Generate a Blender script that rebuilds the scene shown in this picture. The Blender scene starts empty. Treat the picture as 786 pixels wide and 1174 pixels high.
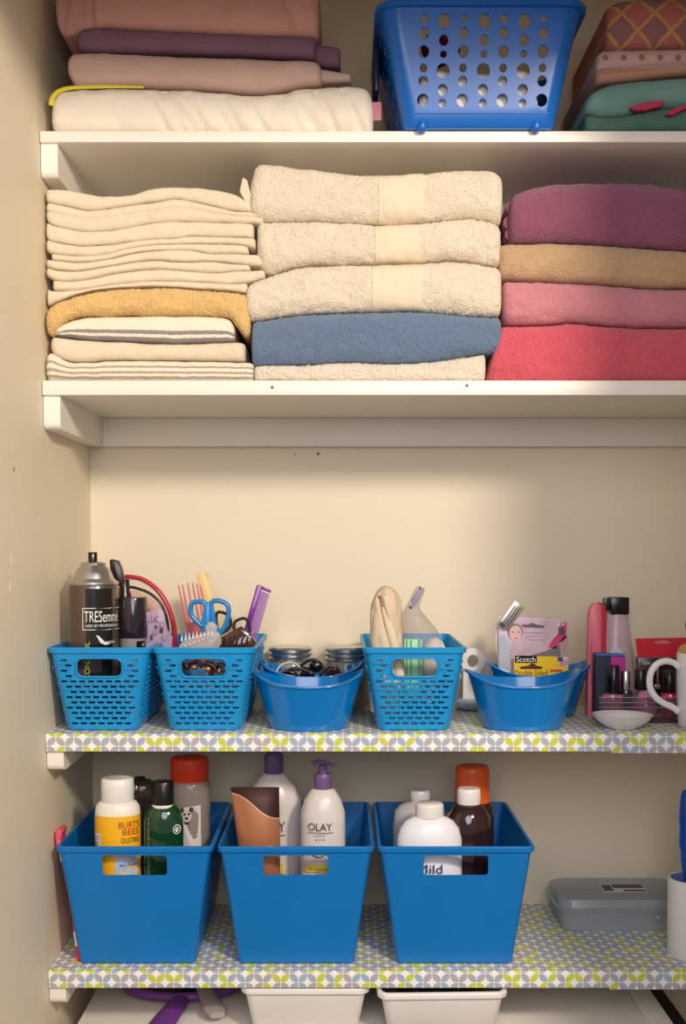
import bpy, bmesh, math, random
from mathutils import Vector, noise, Matrix
PI=math.pi
random.seed(7)
sc=bpy.context.scene
COL=sc.collection
# ---------------------------------------------------------------- camera
F=1304.0; CXP=393.0; CYP=587.0; TH=math.radians(2.3); SH=38+F*math.tan(TH)   # horizon on row 625
EYE=Vector((0,-1.5,1.45))
FW=Vector((0,math.cos(TH),-math.sin(TH))); UP=Vector((0,math.sin(TH),math.cos(TH)))
def P(px,py,Y=0.0):
    d=FW+Vector((1,0,0))*((px-CXP)/F)-UP*((py-CYP-SH)/F)
    return EYE+d*((Y-EYE.y)/d.y)
def S(Y=0.0): return (1.5+Y)/F
cd=bpy.data.cameras.new('camera'); cam=bpy.data.objects.new('camera',cd); COL.objects.link(cam)
cam.location=EYE; cam.rotation_euler=(PI/2-TH,0,0)
cd.sensor_fit='VERTICAL'; cd.sensor_height=24; cd.lens=F/1174*24; cd.shift_y=SH/1174; cd.clip_start=.01
sc.camera=cam
# ---------------------------------------------------------------- materials
def lin(c):
    if isinstance(c,str): c=tuple(int(c[i:i+2],16) for i in (0,2,4))
    o=[]
    for v in c:
        v=v/255
        o.append(v/12.92 if v<=.04045 else ((v+.055)/1.055)**2.4)
    return (*o,1)
def newmat(name):
    m=bpy.data.materials.new(name); m.use_nodes=True
    nt=m.node_tree; b=nt.nodes['Principled BSDF']
    return m,nt,b
def N(nt,t,**k):
    n=nt.nodes.new(t)
    for a,v in k.items(): setattr(n,a,v)
    return n
def math_(nt,op,a,b=None,c=None):
    n=N(nt,'ShaderNodeMath',operation=op)
    for i,v in enumerate((a,b,c)):
        if v is None: continue
        if isinstance(v,(int,float)): n.inputs[i].default_value=v
        else: nt.links.new(v,n.inputs[i])
    return n.outputs[0]
MC={}
def plain(name,c,rough=.45,metal=0,bump=0,bscale=200,var=0,vscale=20,trans=0,alpha=1,coat=0,sub=0,spec=.5):
    if name in MC: return MC[name]
    m,nt,b=newmat(name); MC[name]=m
    col=lin(c)
    b.inputs['Base Color'].default_value=col; b.inputs['Roughness'].default_value=rough
    b.inputs['Metallic'].default_value=metal; b.inputs['Transmission Weight'].default_value=trans
    b.inputs['Alpha'].default_value=alpha; b.inputs['Coat Weight'].default_value=coat
    b.inputs['Specular IOR Level'].default_value=spec
    if sub: b.inputs['Subsurface Weight'].default_value=sub; b.inputs['Subsurface Scale'].default_value=.01
    tc=N(nt,'ShaderNodeTexCoord')
    nz=N(nt,'ShaderNodeTexNoise'); nz.inputs['Scale'].default_value=vscale; nz.inputs['Detail'].default_value=4
    nt.links.new(tc.outputs['Object'],nz.inputs['Vector'])
    if True:
        v=var if var else .03
        mp=N(nt,'ShaderNodeMapRange'); mp.inputs[1].default_value=.3; mp.inputs[2].default_value=.7
        mp.inputs[3].default_value=1-v; mp.inputs[4].default_value=1+v
        nt.links.new(nz.outputs['Fac'],mp.inputs[0])
        mx=N(nt,'ShaderNodeVectorMath',operation='SCALE'); mx.inputs[0].default_value=col[:3]
        nt.links.new(mp.outputs[0],mx.inputs['Scale']); nt.links.new(mx.outputs[0],b.inputs['Base Color'])
    if bump:
        n2=N(nt,'ShaderNodeTexNoise'); n2.inputs['Scale'].default_value=bscale; n2.inputs['Detail'].default_value=3
        nt.links.new(tc.outputs['Object'],n2.inputs['Vector'])
        bp=N(nt,'ShaderNodeBump'); bp.inputs['Strength'].default_value=bump; bp.inputs['Distance'].default_value=.001
        nt.links.new(n2.outputs['Fac'],bp.inputs['Height']); nt.links.new(bp.outputs[0],b.inputs['Normal'])
    return m
def terry(name,c,bump=.9,scale=520,var=.10):
    if name in MC: return MC[name]
    m,nt,b=newmat(name); MC[name]=m
    b.inputs['Roughness'].default_value=.95; b.inputs['Sheen Weight'].default_value=.25; b.inputs['Specular IOR Level'].default_value=.1
    tc=N(nt,'ShaderNodeTexCoord')
    n1=N(nt,'ShaderNodeTexNoise'); n1.inputs['Scale'].default_value=scale; n1.inputs['Detail'].default_value=3
    vo=N(nt,'ShaderNodeTexVoronoi'); vo.inputs['Scale'].default_value=scale*1.1
    n3=N(nt,'ShaderNodeTexNoise'); n3.inputs['Scale'].default_value=45; n3.inputs['Detail'].default_value=4
    for n in (n1,vo,n3): nt.links.new(tc.outputs['Object'],n.inputs['Vector'])
    h=math_(nt,'ADD',math_(nt,'SUBTRACT',n1.outputs['Fac'],math_(nt,'MULTIPLY',vo.outputs['Distance'],.5)),math_(nt,'MULTIPLY',n3.outputs['Fac'],.8))
    bp=N(nt,'ShaderNodeBump'); bp.inputs['Strength'].default_value=bump; bp.inputs['Distance'].default_value=.003
    nt.links.new(h,bp.inputs['Height']); nt.links.new(bp.outputs[0],b.inputs['Normal'])
    f=math_(nt,'MULTIPLY_ADD',n1.outputs['Fac'],var*4,1.02-var*2)
    f=math_(nt,'MULTIPLY',f,math_(nt,'MULTIPLY_ADD',n3.outputs['Fac'],.16,.93))
    mx=N(nt,'ShaderNodeVectorMath',operation='SCALE'); mx.inputs[0].default_value=lin(c)[:3]
    nt.links.new(f,mx.inputs['Scale']); nt.links.new(mx.outputs[0],b.inputs['Base Color'])
    return m
def striped(name,c,c2,stripes):
    # stripes: list of (v centre, half width) on the folded front, carried by the UV map
    m,nt,b=newmat(name); b.inputs['Roughness'].default_value=.95
    uv=N(nt,'ShaderNodeUVMap'); sp=N(nt,'ShaderNodeSeparateXYZ'); nt.links.new(uv.outputs[0],sp.inputs[0])
    tc=N(nt,'ShaderNodeTexCoord'); nz=N(nt,'ShaderNodeTexNoise'); nz.inputs['Scale'].default_value=500
    nt.links.new(tc.outputs['Object'],nz.inputs['Vector'])
    v=math_(nt,'ADD',sp.outputs[1],math_(nt,'MULTIPLY_ADD',nz.outputs['Fac'],.06,-.03)); tot=None
    for c0,w in stripes:
        k=math_(nt,'LESS_THAN',math_(nt,'ABSOLUTE',math_(nt,'SUBTRACT',v,c0)),w)
        tot=k if tot is None else math_(nt,'MAXIMUM',tot,k)
    mx=N(nt,'ShaderNodeMix',data_type='RGBA'); mx.inputs[6].default_value=lin(c); mx.inputs[7].default_value=lin(c2)
    nt.links.new(tot,mx.inputs[0]); nt.links.new(mx.outputs[2],b.inputs['Base Color'])
    bp=N(nt,'ShaderNodeBump'); bp.inputs['Strength'].default_value=.7; bp.inputs['Distance'].default_value=.002
    nt.links.new(nz.outputs['Fac'],bp.inputs['Height']); nt.links.new(bp.outputs[0],b.inputs['Normal'])
    return m
def petals():
    m,nt,b=newmat('petal_contact_paper'); b.inputs['Roughness'].default_value=.35
    p=.0119
    tc=N(nt,'ShaderNodeTexCoord'); s=N(nt,'ShaderNodeSeparateXYZ'); nt.links.new(tc.outputs['Object'],s.inputs[0])
    u=math_(nt,'DIVIDE',s.outputs[0],p); v=math_(nt,'DIVIDE',math_(nt,'ADD',s.outputs[1],s.outputs[2]),p)
    v=math_(nt,'ADD',v,.42)
    i=math_(nt,'FLOOR',u); j=math_(nt,'FLOOR',v)
    fu=math_(nt,'SUBTRACT',math_(nt,'SUBTRACT',u,i),.5); fv=math_(nt,'SUBTRACT',math_(nt,'SUBTRACT',v,j),.5)
    par=math_(nt,'FLOORED_MODULO',math_(nt,'ADD',i,j),2.0)
    sg=math_(nt,'MULTIPLY_ADD',par,-2,1); fu=math_(nt,'MULTIPLY',fu,sg)
    a=.27; e=.455; R2=(e-a)**2+(e+a)**2
    def d2(ax,ay):
        x=math_(nt,'SUBTRACT',fu,ax); y=math_(nt,'SUBTRACT',fv,ay)
        return math_(nt,'ADD',math_(nt,'MULTIPLY',x,x),math_(nt,'MULTIPLY',y,y))
    dm=math_(nt,'MAXIMUM',d2(a,-a),d2(-a,a))
    ins=math_(nt,'LESS_THAN',dm,R2)
    cb=N(nt,'ShaderNodeCombineXYZ'); nt.links.new(i,cb.inputs[0]); nt.links.new(j,cb.inputs[1])
    wn=N(nt,'ShaderNodeTexWhiteNoise',noise_dimensions='2D'); nt.links.new(cb.outputs[0],wn.inputs['Vector'])
    cr=N(nt,'ShaderNodeValToRGB'); cr.color_ramp.interpolation='CONSTANT'
    el=cr.color_ramp.elements; el[0].position=0; el[0].color=lin((176,175,184)); el[1].position=.42; el[1].color=lin((164,180,200))
    n=el.new(.72); n.color=lin((198,208,84))
    nt.links.new(wn.outputs['Value'],cr.inputs[0])
    mx=N(nt,'ShaderNodeMix',data_type='RGBA'); mx.inputs[6].default_value=lin((246,244,240))
    nt.links.new(ins,mx.inputs[0]); nt.links.new(cr.outputs[0],mx.inputs[7]); nt.links.new(mx.outputs[2],b.inputs['Base Color'])
    return m
def glassy(name,c,rough=.05,mix=.75,tint=None):
    if name in MC: return MC[name]
    m=bpy.data.materials.new(name); m.use_nodes=True; nt=m.node_tree; nt.nodes.clear(); MC[name]=m
    o=N(nt,'ShaderNodeOutputMaterial'); t=N(nt,'ShaderNodeBsdfTransparent'); t.inputs[0].default_value=lin(tint or c)
    b=N(nt,'ShaderNodeBsdfPrincipled'); b.inputs['Base Color'].default_value=lin(c); b.inputs['Roughness'].default_value=rough
    x=N(nt,'ShaderNodeMixShader'); x.inputs[0].default_value=1-mix
    nt.links.new(t.outputs[0],x.inputs[1]); nt.links.new(b.outputs[0],x.inputs[2]); nt.links.new(x.outputs[0],o.inputs[0])
    return m
# ---------------------------------------------------------------- objects
def tag(o,label,cat,group=None,kind=None):
    if label: o['label']=label
    if cat: o['category']=cat
    if group: o['group']=group
    if kind: o['kind']=kind
    return o
def thing(name,label,cat,loc,group=None):
    o=bpy.data.objects.new(name,None); COL.objects.link(o); o.location=loc; o.empty_display_size=.02
    return tag(o,label,cat,group)
def worldloc(p):
    v=Vector((0,0,0))
    while p: v+=p.location; p=p.parent
    return v
def obj(name,bm,mat,parent=None,smooth=40,origin=None,label=None):
    """link a bmesh given in world coordinates as one mesh object"""
    bmesh.ops.recalc_face_normals(bm,faces=bm.faces)
    me=bpy.data.meshes.new(name)
    off=worldloc(parent) if parent else (Vector(origin) if origin is not None else Vector((0,0,0)))
    bmesh.ops.translate(bm,verts=bm.verts,vec=-off)
    bm.to_mesh(me); bm.free()
    if smooth:
        me.polygons.foreach_set('use_smooth',[True]*len(me.polygons))
        me.set_sharp_from_angle(angle=math.radians(smooth))
    o=bpy.data.objects.new(name,me); COL.objects.link(o)
    if mat: me.materials.append(mat)
    if parent: o.parent=parent
    else: o.location=off
    if label: o['label']=label
    return o
def base_of(bm):
    xs=[v.co.x for v in bm.verts]; ys=[v.co.y for v in bm.verts]; zs=[v.co.z for v in bm.verts]
    return Vector(((min(xs)+max(xs))/2,(min(ys)+max(ys))/2,min(zs)))
def single(name,label,cat,bm,mat,group=None,smooth=40,kind=None):
    o=obj(name,bm,mat,None,smooth,origin=base_of(bm)); return tag(o,label,cat,group,kind)
def BM(): return bmesh.new()
def box(bm,x0,x1,y0,y1,z0,z1,bev=0,seg=2,rot=None):
    r=bmesh.ops.create_cube(bm,size=1)
    vs=r['verts']
    M=Matrix.Translation(((x0+x1)/2,(y0+y1)/2,(z0+z1)/2))
    if rot is not None: M=M@rot.to_4x4()
    M=M@Matrix.Diagonal((abs(x1-x0),abs(y1-y0),abs(z1-z0),1))
    bmesh.ops.transform(bm,matrix=M,verts=vs)
    if bev:
        es=list({e for v in vs for e in v.link_edges})
        bmesh.ops.bevel(bm,geom=es,offset=bev,segments=seg,affect='EDGES',profile=.5)
    return bm
def rings(bm,rs,cap0=True,cap1=True,closed=True):
    L=[[bm.verts.new(c) for c in r] for r in rs]
    n=len(L[0])
    for a,b in zip(L,L[1:]):
        for i in range(n if closed else n-1):
            j=(i+1)%n
            try: bm.faces.new((a[i],a[j],b[j],b[i]))
            except ValueError: pass
    if cap0: bm.faces.new(L[0][::-1])
    if cap1: bm.faces.new(L[-1])
    return L
def lathe(bm,cx,cy,prof,sy=1,n=40,sq=2,sx=1):
    """prof: (r,z) list bottom to top; sq>2 gives a squarer plan"""
    rs=[]
    for r,z in prof:
        ring=[]
        for i in range(n):
            a=2*PI*i/n; c,s=math.cos(a),math.sin(a)
            k=(abs(c)**sq+abs(s)**sq)**(-1/sq)
            ring.append((cx+r*k*c*sx,cy+r*k*s*sy,z))
        rs.append(ring)
    rings(bm,rs); return bm
def smoothpath(pts,sub=6,closed=False):
    pts=[Vector(p) for p in pts]; n=len(pts); out=[]
    rng=n if closed else n-1
    for i in range(rng):
        if closed: p0,p1,p2,p3=pts[i-1],pts[i],pts[(i+1)%n],pts[(i+2)%n]
        else: p0,p1,p2,p3=pts[max(i-1,0)],pts[i],pts[i+1],pts[min(i+2,n-1)]
        for k in range(sub):
            t=k/sub
            out.append(.5*((2*p1)+(p2-p0)*t+(2*p0-5*p1+4*p2-p3)*t*t+(3*p1-p0-3*p2+p3)*t**3))
    if not closed: out.append(pts[-1])
    return out
def tube(bm,pts,r,n=10,closed=False,sx=1,sy=1,up=Vector((0,1,0)),r2=None):
    pts=[Vector(p) for p in pts]; rs=[]; m=len(pts)
    for i,p in enumerate(pts):
        if closed: t=(pts[(i+1)%m]-pts[i-1])
        else: t=pts[min(i+1,m-1)]-pts[max(i-1,0)]
        t.normalize(); a=up.cross(t)
        if a.length<1e-4: a=Vector((1,0,0)).cross(t)
        a.normalize(); b=t.cross(a).normalized()
        rr=r(i/(m-1)) if callable(r) else r
        rs.append([p+a*(math.cos(2*PI*k/n)*rr*sx)+b*(math.sin(2*PI*k/n)*rr*sy) for k in range(n)])
    if closed: rs.append(rs[0]); L=rings(bm,rs,False,False); bmesh.ops.remove_doubles(bm,verts=bm.verts,dist=1e-6)
    else: rings(bm,rs)
    return bm
def prism(bm,outline,Y,th,bev=0,lean=0,z0=0):
    """outline: list of px points; slab starting at depth Y, thickness th; lean shifts depth with height"""
    pts=[P(a,b,Y) for a,b in outline]
    f=[bm.verts.new((p.x,p.y+lean*(p.z-z0) if lean else p.y,p.z)) for p in pts]
    g=[bm.verts.new((v.co.x,v.co.y+th,v.co.z)) for v in f]
    n=len(f); es=[]
    fa=bm.faces.new(f); fb=bm.faces.new(g[::-1]); sides=[]
    for i in range(n):
        j=(i+1)%n; bm.faces.new((f[i],g[i],g[j],f[j]))
    if bev:
        es=list(fa.edges)+list(fb.edges)
        bmesh.ops.bevel(bm,geom=es,offset=bev,segments=2,affect='EDGES',profile=.5)
    return bm
def rrect(x0,y0,x1,y1,r,n=5):
    o=[]
    for cx,cy,a in ((x1-r,y0+r,-90),(x1-r,y1-r,0),(x0+r,y1-r,90),(x0+r,y0+r,180)):
        for k in range(n+1):
            t=math.radians(a+90*k/n); o.append((cx+r*math.cos(t),cy+r*math.sin(t)))
    return o
def textmesh(body):
    c=bpy.data.curves.new('lettering','FONT'); c.body=body; c.resolution_u=3
    o=bpy.data.objects.new('lettering_source',c); COL.objects.link(o)
    dg=bpy.context.evaluated_depsgraph_get(); me=bpy.data.meshes.new_from_object(o.evaluated_get(dg))
    bpy.data.objects.remove(o); bpy.data.curves.remove(c)
    return me
def lettering(body,x0,y0,x1,y1,Y,mat,parent,wrap=None,turn=0,label=None,eps=.0006,lean=0,bold=0,arc=False):
    """text filling the px box (x0,y0)-(x1,y1); turn=90 reads upward; wrap=(cx,cy,R,sy) presses it onto a round body"""
    me=textmesh(body); bm=BM(); bm.from_mesh(me); bpy.data.meshes.remove(me)
    if turn==90:
        for v in bm.verts: v.co=Vector((-v.co.y,v.co.x,0))
    xs=[v.co.x for v in bm.verts]; ys=[v.co.y for v in bm.verts]
    ax,bx,ay,by=min(xs),max(xs),min(ys),max(ys)
    bmesh.ops.triangulate(bm,faces=bm.faces)
    if wrap: bmesh.ops.subdivide_edges(bm,edges=[e for e in bm.edges if e.calc_length()>(bx-ax)/25],cuts=1)
    for v in bm.verts:
        px=x0+(v.co.x-ax)/(bx-ax)*(x1-x0); py=y1-(v.co.y-ay)/(by-ay)*(y1-y0)
        p=P(px,py,Y)
        if wrap:
            cx,cy,R,sy=wrap[:4]
            d=p.x-cx
            if arc: a=d/R; p.x=cx+(R+eps)*math.sin(a); p.y=cy-(R+eps)*sy*math.cos(a)
            else: p.y=cy-sy*math.sqrt(max(R*R-d*d,0))-eps
        else: p.y-=eps
        v.co=p
    if lean:
        pass
    return obj('lettering',bm,mat,parent,0,label=label)
def mark(name,outline,Y,mat,parent,wrap=None,eps=.0005,arc=False,sub=1,label=None):
    """a flat printed patch (px outline) lying on a front face or pressed on a round body"""
    bm=BM(); vs=[bm.verts.new(P(a,b,Y)) for a,b in outline]; bm.faces.new(vs)
    bmesh.ops.triangulate(bm,faces=bm.faces)
    if wrap:
        for _ in range(4): bmesh.ops.subdivide_edges(bm,edges=[e for e in bm.edges if e.calc_length()>.004],cuts=1)
        bmesh.ops.triangulate(bm,faces=bm.faces)
    for v in bm.verts:
        if wrap:
            cx,cy,R,sy=wrap[:4]; d=v.co.x-cx
            if arc: a=d/R; v.co.x=cx+(R+eps)*math.sin(a); v.co.y=cy-(R+eps)*sy*math.cos(a)
            else: v.co.y=cy-sy*math.sqrt(max(R*R-d*d,0))-eps
        else: v.co.y-=eps
    return obj(name,bm,mat,parent,0,label=label)
def sleeve(bm,cx,cy,R,z0,z1,a0=-PI,a1=0,sy=1,n=32,sx=1):
    """part of a tube wall around a round body (label)"""
    rs=[]
    for z in (z0,z1): rs.append([(cx+R*sx*math.cos(a0+(a1-a0)*i/n),cy+R*sy*math.sin(a0+(a1-a0)*i/n),z) for i in range(n+1)])
    rings(bm,rs,False,False,closed=False); return bm
def dup(root,loc,rz=0,label=None,group=None):
    r=root.copy(); COL.objects.link(r); r.location=loc; r.rotation_euler=(0,0,rz)
    if label: r['label']=label
    if group: r['group']=group
    for ch in list(root.children):
        c=ch.copy(); COL.objects.link(c); c.parent=r
        for g in ch.children:
            d=g.copy(); COL.objects.link(d); d.parent=c
    return r
def boolcut(bmA,bmB):
    """difference of two bmeshes, returned as a bmesh"""
    ms=[]
    for b in (bmA,bmB):
        bmesh.ops.recalc_face_normals(b,faces=b.faces)
        me=bpy.data.meshes.new('cut'); b.to_mesh(me); b.free(); o=bpy.data.objects.new('cut',me); COL.objects.link(o); ms.append(o)
    md=ms[0].modifiers.new('b','BOOLEAN'); md.operation='DIFFERENCE'; md.object=ms[1]; md.solver='EXACT'
    dg=bpy.context.evaluated_depsgraph_get(); dg.update()
    me=bpy.data.meshes.new_from_object(ms[0].evaluated_get(dg)); out=BM(); out.from_mesh(me); bpy.data.meshes.remove(me)
    for o in ms:
        m=o.data; bpy.data.objects.remove(o); bpy.data.meshes.remove(m)
    return out
# ---------------------------------------------------------------- palette
M_wall=plain('wall_paint',(234,222,197),.55,bump=.15,bscale=60,var=.02,vscale=3)
M_shelf=plain('shelf_paint',(243,238,228),.4,bump=.1,bscale=90,var=.02,vscale=5)
M_paper=petals()
M_chip=plain('paint_chip',(95,85,75),.8)
M_bin=plain('bin_blue',(0,116,192),.34,bump=.08,bscale=150,var=.03)
M_wick=plain('wicker_blue',(22,146,210),.36,bump=.08,bscale=300)
M_tub=plain('tub_blue',(0,116,192),.16,coat=.4)
M_navy=plain('basket_blue',(20,104,196),.3)
M_navyd=plain('dark_basket_blue',(8,30,70),.35)
M_cream=terry('cream_terry',(238,224,200),bump=.8); M_creamh=plain('cream_band',(238,226,202),.85,bump=.5,bscale=900)
M_hand=terry('hand_towel_cotton',(230,216,190),bump=.45,scale=620,var=.05)
M_yel=terry('yellow_terry',(240,200,130)); M_blue=terry('blue_terry',(110,132,162),var=.16)
M_white=terry('white_terry',(240,228,208)); M_plum=terry('plum_terry',(150,88,112),var=.06)
M_tan=terry('tan_terry',(206,170,132),var=.07); M_pink=terry('pink_terry',(218,142,152),var=.07); M_red=terry('coral_terry',(224,96,112),var=.13)
M_black=plain('black_plastic',(14,13,14),.25); M_whitep=plain('white_plastic',(236,232,228),.35)
M_tagw=plain('white_print',(235,235,232),.5); M_silver=plain('silver_metal',(200,200,202),.28,metal=1)
M_clear=glassy('clear_plastic',(225,225,230),.1,.72)
# ---------------------------------------------------------------- setting
XL=P(48,500,0).x; XR=.60; YB=.285; YF=-.42; ROW=120
def struct(name,bm,mat,smooth=40):
    o=obj(name,bm,mat,None,smooth); o['kind']='structure'; return o
struct('wall_back',box(BM(),XL-.03,XR+.03,YB,YB+.03,0,2.6),M_wall)
struct('wall_left',box(BM(),XL-.03,XL,YF,YB,0,2.6),M_wall)
struct('wall_right',box(BM(),XR,XR+.03,YF,YB,0,2.6),M_wall)
struct('floor',box(BM(),-2,2,-3,YB+.03,-.03,0),plain('floor_paint',(150,125,100),.5,var=.15,vscale=8))
ZH=1.45+.645
struct('wall_front',box(BM(),XL-.7,XR+.7,YF-.10,YF,ZH,2.6),M_wall)  # unseen header over the opening, lowered to shade the top shelf
struct('ceiling',box(BM(),-2,2,YF-.1,YB+.03,2.6,2.63),M_wall)
# shelves: (top row, bottom row, liner, cleats)
def shelf(py0,py1,label,liner,cl):
    z1=P(393,py0,0).z; z0=P(393,py1,0).z
    xl=XL+.001
    t=thing('shelf',label,'shelf',Vector((0,YB/2,z0)))
    obj('board',box(BM(),xl,XR-.001,0.0008 if liner else 0,YB-.0006,z0,z1-(.0008 if liner else 0),.0015 if not liner else 0),M_shelf,t)
    if liner:
        bm=BM(); r=.003
        pts=[(YB-.0006,z1)]+[(r-r*math.sin(a),z1-r+r*math.cos(a)) for a in [PI/2*k/4 for k in range(5)]]+[(0,z0-.0005),(.0008,z0-.0005),(.0008,z1-.0009),(YB-.0006,z1-.0009)]
        rings(bm,[[(x,y,z) for y,z in pts] for x in (xl,P(722,100,0).x)])
        obj('contact_paper',bm,M_paper,t,30)
        bm=BM(); pts2=[(y-.0006 if y<.01 else y,z+.0006) for y,z in pts[:-4]]+[(-.0006,z0-.0025),(.006,z0-.0025),(.006,z0-.002),(0,z0-.001)]+pts[-2:]
        rings(bm,[[(x,y,z) for y,z in pts2] for x in (P(708,100,0).x,XR-.001)])
        obj('contact_paper',bm,M_paper,t,30)
    h=cl*S()
    # side cleats with a rounded lower front corner
    for xa,xb in ((xl,xl+.022),(XR-.023,XR-.001)):
        bm=BM(); r=.009; y0=.006
        pr=[(YB-.001,z0),(y0,z0)]+[(y0+r-r*math.cos(a),z0-h+r-r*math.sin(a)) for a in [PI/2*k/5 for k in range(6)]]+[(YB-.001,z0-h)]
        rings(bm,[[(x,y,z) for y,z in pr] for x in (xa,xb)])
        obj('side_cleat',bm,M_shelf,t,30)
    if not liner: obj('back_cleat',box(BM(),xl+.022,XR-.023,YB-.018,YB-.001,z0-h,z0,.001),M_shelf,t)
    return z1
Z1=shelf(150,163,'white top shelf carrying the folded sheets and the perforated blue basket',False,37)
Z2=shelf(436,453,'white painted shelf carrying three stacks of folded towels',False,38)
Z3=shelf(841,861,'upper of the two petal patterned shelves, under the small blue baskets',True,24)
Z4=shelf(1113,1132,'lower of the two petal patterned shelves, under the three big blue bins',True,22)
# chips of missing paint on the wall and shelf edge
for (a,b,s) in ((364,520,2.6),(338,521,1.3)):
    bm=BM(); p=P(a,b,YB); k=S(YB)*s
    vs=[bm.verts.new((p.x+k*dx,YB-.0006,p.z+k*dz)) for dx,dz in ((0,1),(.5,.2),(1.2,-.8),(.2,-.5),(-.8,-.7),(-.2,0))]; bm.faces.new(vs)
    o=obj('paint_chip',bm,M_chip,None,0); tag(o,None,None); o['kind']='structure'; o.name='trim_%d'%(1 if s>2 else 2)
for n_,(a,b) in enumerate(((312,444),(535,442))):
    p=P(a,b,0); bm=BM(); lathe(bm,0,0,[(.0022,0),(.002,.0008),(.0008,.0012)],n=10)
    bmesh.ops.rotate(bm,verts=bm.verts,cent=(0,0,0),matrix=Matrix.Rotation(PI/2,3,'X')); bmesh.ops.translate(bm,verts=bm.verts,vec=p)
    o=obj('trim_%d'%(3+n_),bm,plain('nail_metal',(120,105,90),.5,metal=.6)); o['kind']='structure'
# paint worn off left wall
for n_,(yy,py,s) in enumerate(((-.150,640,4),(-.155,672,4.5),(-.13,538,1.6),(-.156,656,3))):
    bm=BM(); z=1.45-(py-625)*S(yy); k=S(yy)*s
    vs=[bm.verts.new((XL+.0006,yy+k*dx*1.5,z+k*dz*2)) for dx,dz in ((0,1),(.7,.5),(1,-.3),(.3,-1),(-.6,-.6),(-.4,.2))]; bm.faces.new(vs)
    o=obj('trim_%d'%(5+n_),bm,plain('bare_plaster' if n_!=2 else 'scuff',(250,246,240) if n_!=2 else (140,120,95),.8),None,0); o['kind']='structure'
# ---------------------------------------------------------------- towels
def cr(pts,x):
    if x<=pts[0][0]: return pts[0][1]
    if x>=pts[-1][0]: return pts[-1][1]
    for i in range(len(pts)-1):
        if pts[i][0]<=x<=pts[i+1][0]:
            a,b=pts[i],pts[i+1]; t=(x-a[0])/(b[0]-a[0])
            m0=(b[1]-pts[i-1][1])/(b[0]-pts[i-1][0]) if i>0 else (b[1]-a[1])/(b[0]-a[0])
            m1=(pts[i+2][1]-a[1])/(pts[i+2][0]-a[0]) if i+2<len(pts) else (b[1]-a[1])/(b[0]-a[0])
            h=b[0]-a[0]
            return (2*t**3-3*t*t+1)*a[1]+(t**3-2*t*t+t)*h*m0+(-2*t**3+3*t*t)*b[1]+(t**3-t*t)*h*m1
def fabric(top,bot,x0,x1,yf=.012,yb=.262,seed=0,amp=.0012,rnd=.016,end=.010,creases=(),nx=110,sq=2.6,inset=0,wr=(),gap=.4,flatend=False,fuzz=0):
    if fuzz: nx=230
    """folded cloth: px outline of the front, swept to the back with a rounded front fold"""
    bm=BM(); uvl=bm.loops.layers.uv.new('UVMap')
    nf=34 if fuzz else 22; rs=[]; vv=[]
    R=rnd
    for i in range(nx+1):
        # denser sampling towards both ends
        t=i/nx; t=t+.0*t; px=x0+(x1-x0)*(.5-.5*math.cos(PI*t))*.35+(x1-x0)*t*.65
        zt=P(px,cr(top,px)+gap/2,yf).z; zb=P(px,cr(bot,px)-gap/2,yf).z; x=P(px,cr(top,px),yf).x
        d=min(px-x0,x1-px)*S(yf); e=0
        if d<end and not flatend: q=1-d/end; e=1-math.sqrt(max(0,1-q*q*.96))
        half=max((zt-zb)/2,.0012)-inset; zc=(zt+zb)/2; half*=1-.30*e*e
        ring=[]; vs=[]
        rr=min(R,half*1.3)
        y0=yf+e*end*1.0
        for k in range(nf+1):
            a=-PI/2+PI*k/nf; c,s=math.cos(a),math.sin(a)
            kk=(abs(c)**sq+abs(s)**sq)**(-1/sq)
            v=s*kk; u=c*kk
            y=y0+rr*(1-u)-inset
            for v0,dep,w in creases: y+=dep*math.exp(-((v-v0)/w)**2)
            for (wx,slope,dep,w,lo,hi) in wr:   # wrinkles running down the front
                dd=(px-(wx+slope*(v)))/w; y+=dep*math.exp(-dd*dd)*(1 if lo<=v<=hi else .2)
            ring.append(Vector((x,y,zc+v*half))); vs.append((v+1)/2)
        ring.append(Vector((x,(yf+yb)/2,zc+half))); vs.append(1)
        ring.append(Vector((x,yb-e*end,zc+half*.96))); vs.append(1)
        ring.append(Vector((x,yb-e*end,zc-half*.96))); vs.append(0)
        ring.append(Vector((x,(yf+yb)/2,zc-half))); vs.append(0)
        for q in ring[:nf+1]:
            n1=noise.noise(Vector((q.x*22+seed*7.1,q.z*40,seed))); n2=noise.noise(Vector((q.x*90+seed*3,q.z*120,seed*2)))
            q.y+=amp*1.6*n1+amp*.8*n2
            if fuzz: q.y+=fuzz*noise.noise(Vector((q.x*300,q.z*420,seed))); q.z+=min(fuzz,half*.15)*.7*noise.noise(Vector((q.x*340,seed,q.z*300)))
            q.z+=min(amp,half*.2)*.5*noise.noise(Vector((q.x*60,seed*5.3,0)))
        rs.append(ring); vv.append(vs)
    L=[[bm.verts.new(c) for c in r] for r in rs]; n=len(L[0])
    def face(idx):
        f=bm.faces.new([L[a][b] for a,b in idx])
        for lp,(a,b) in zip(f.loops,idx): lp[uvl].uv=(a/nx,vv[a][b])
    for i in range(nx):
        for k in range(n):
            j=(k+1)%n; face(((i,k),(i,j),(i+1,j),(i+1,k)))
    face([(0,k) for k in range(n)][::-1]); face([(nx,k) for k in range(n)])
    return bm
def flat(pts,dy): return [(a,b+dy) for a,b in pts]
G='thin cream hand towels stacked at the left'
T0=[(52,216),(70,216),(100,221),(118,224),(150,222),(175,215),(190,213.5),(220,214),(250,217),(272,223),(290,236)]
C1=[(52,231),(70,234),(105,240),(150,234),(180,230),(200,227),(215,229),(240,234),(265,240),(302,243)]
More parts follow.
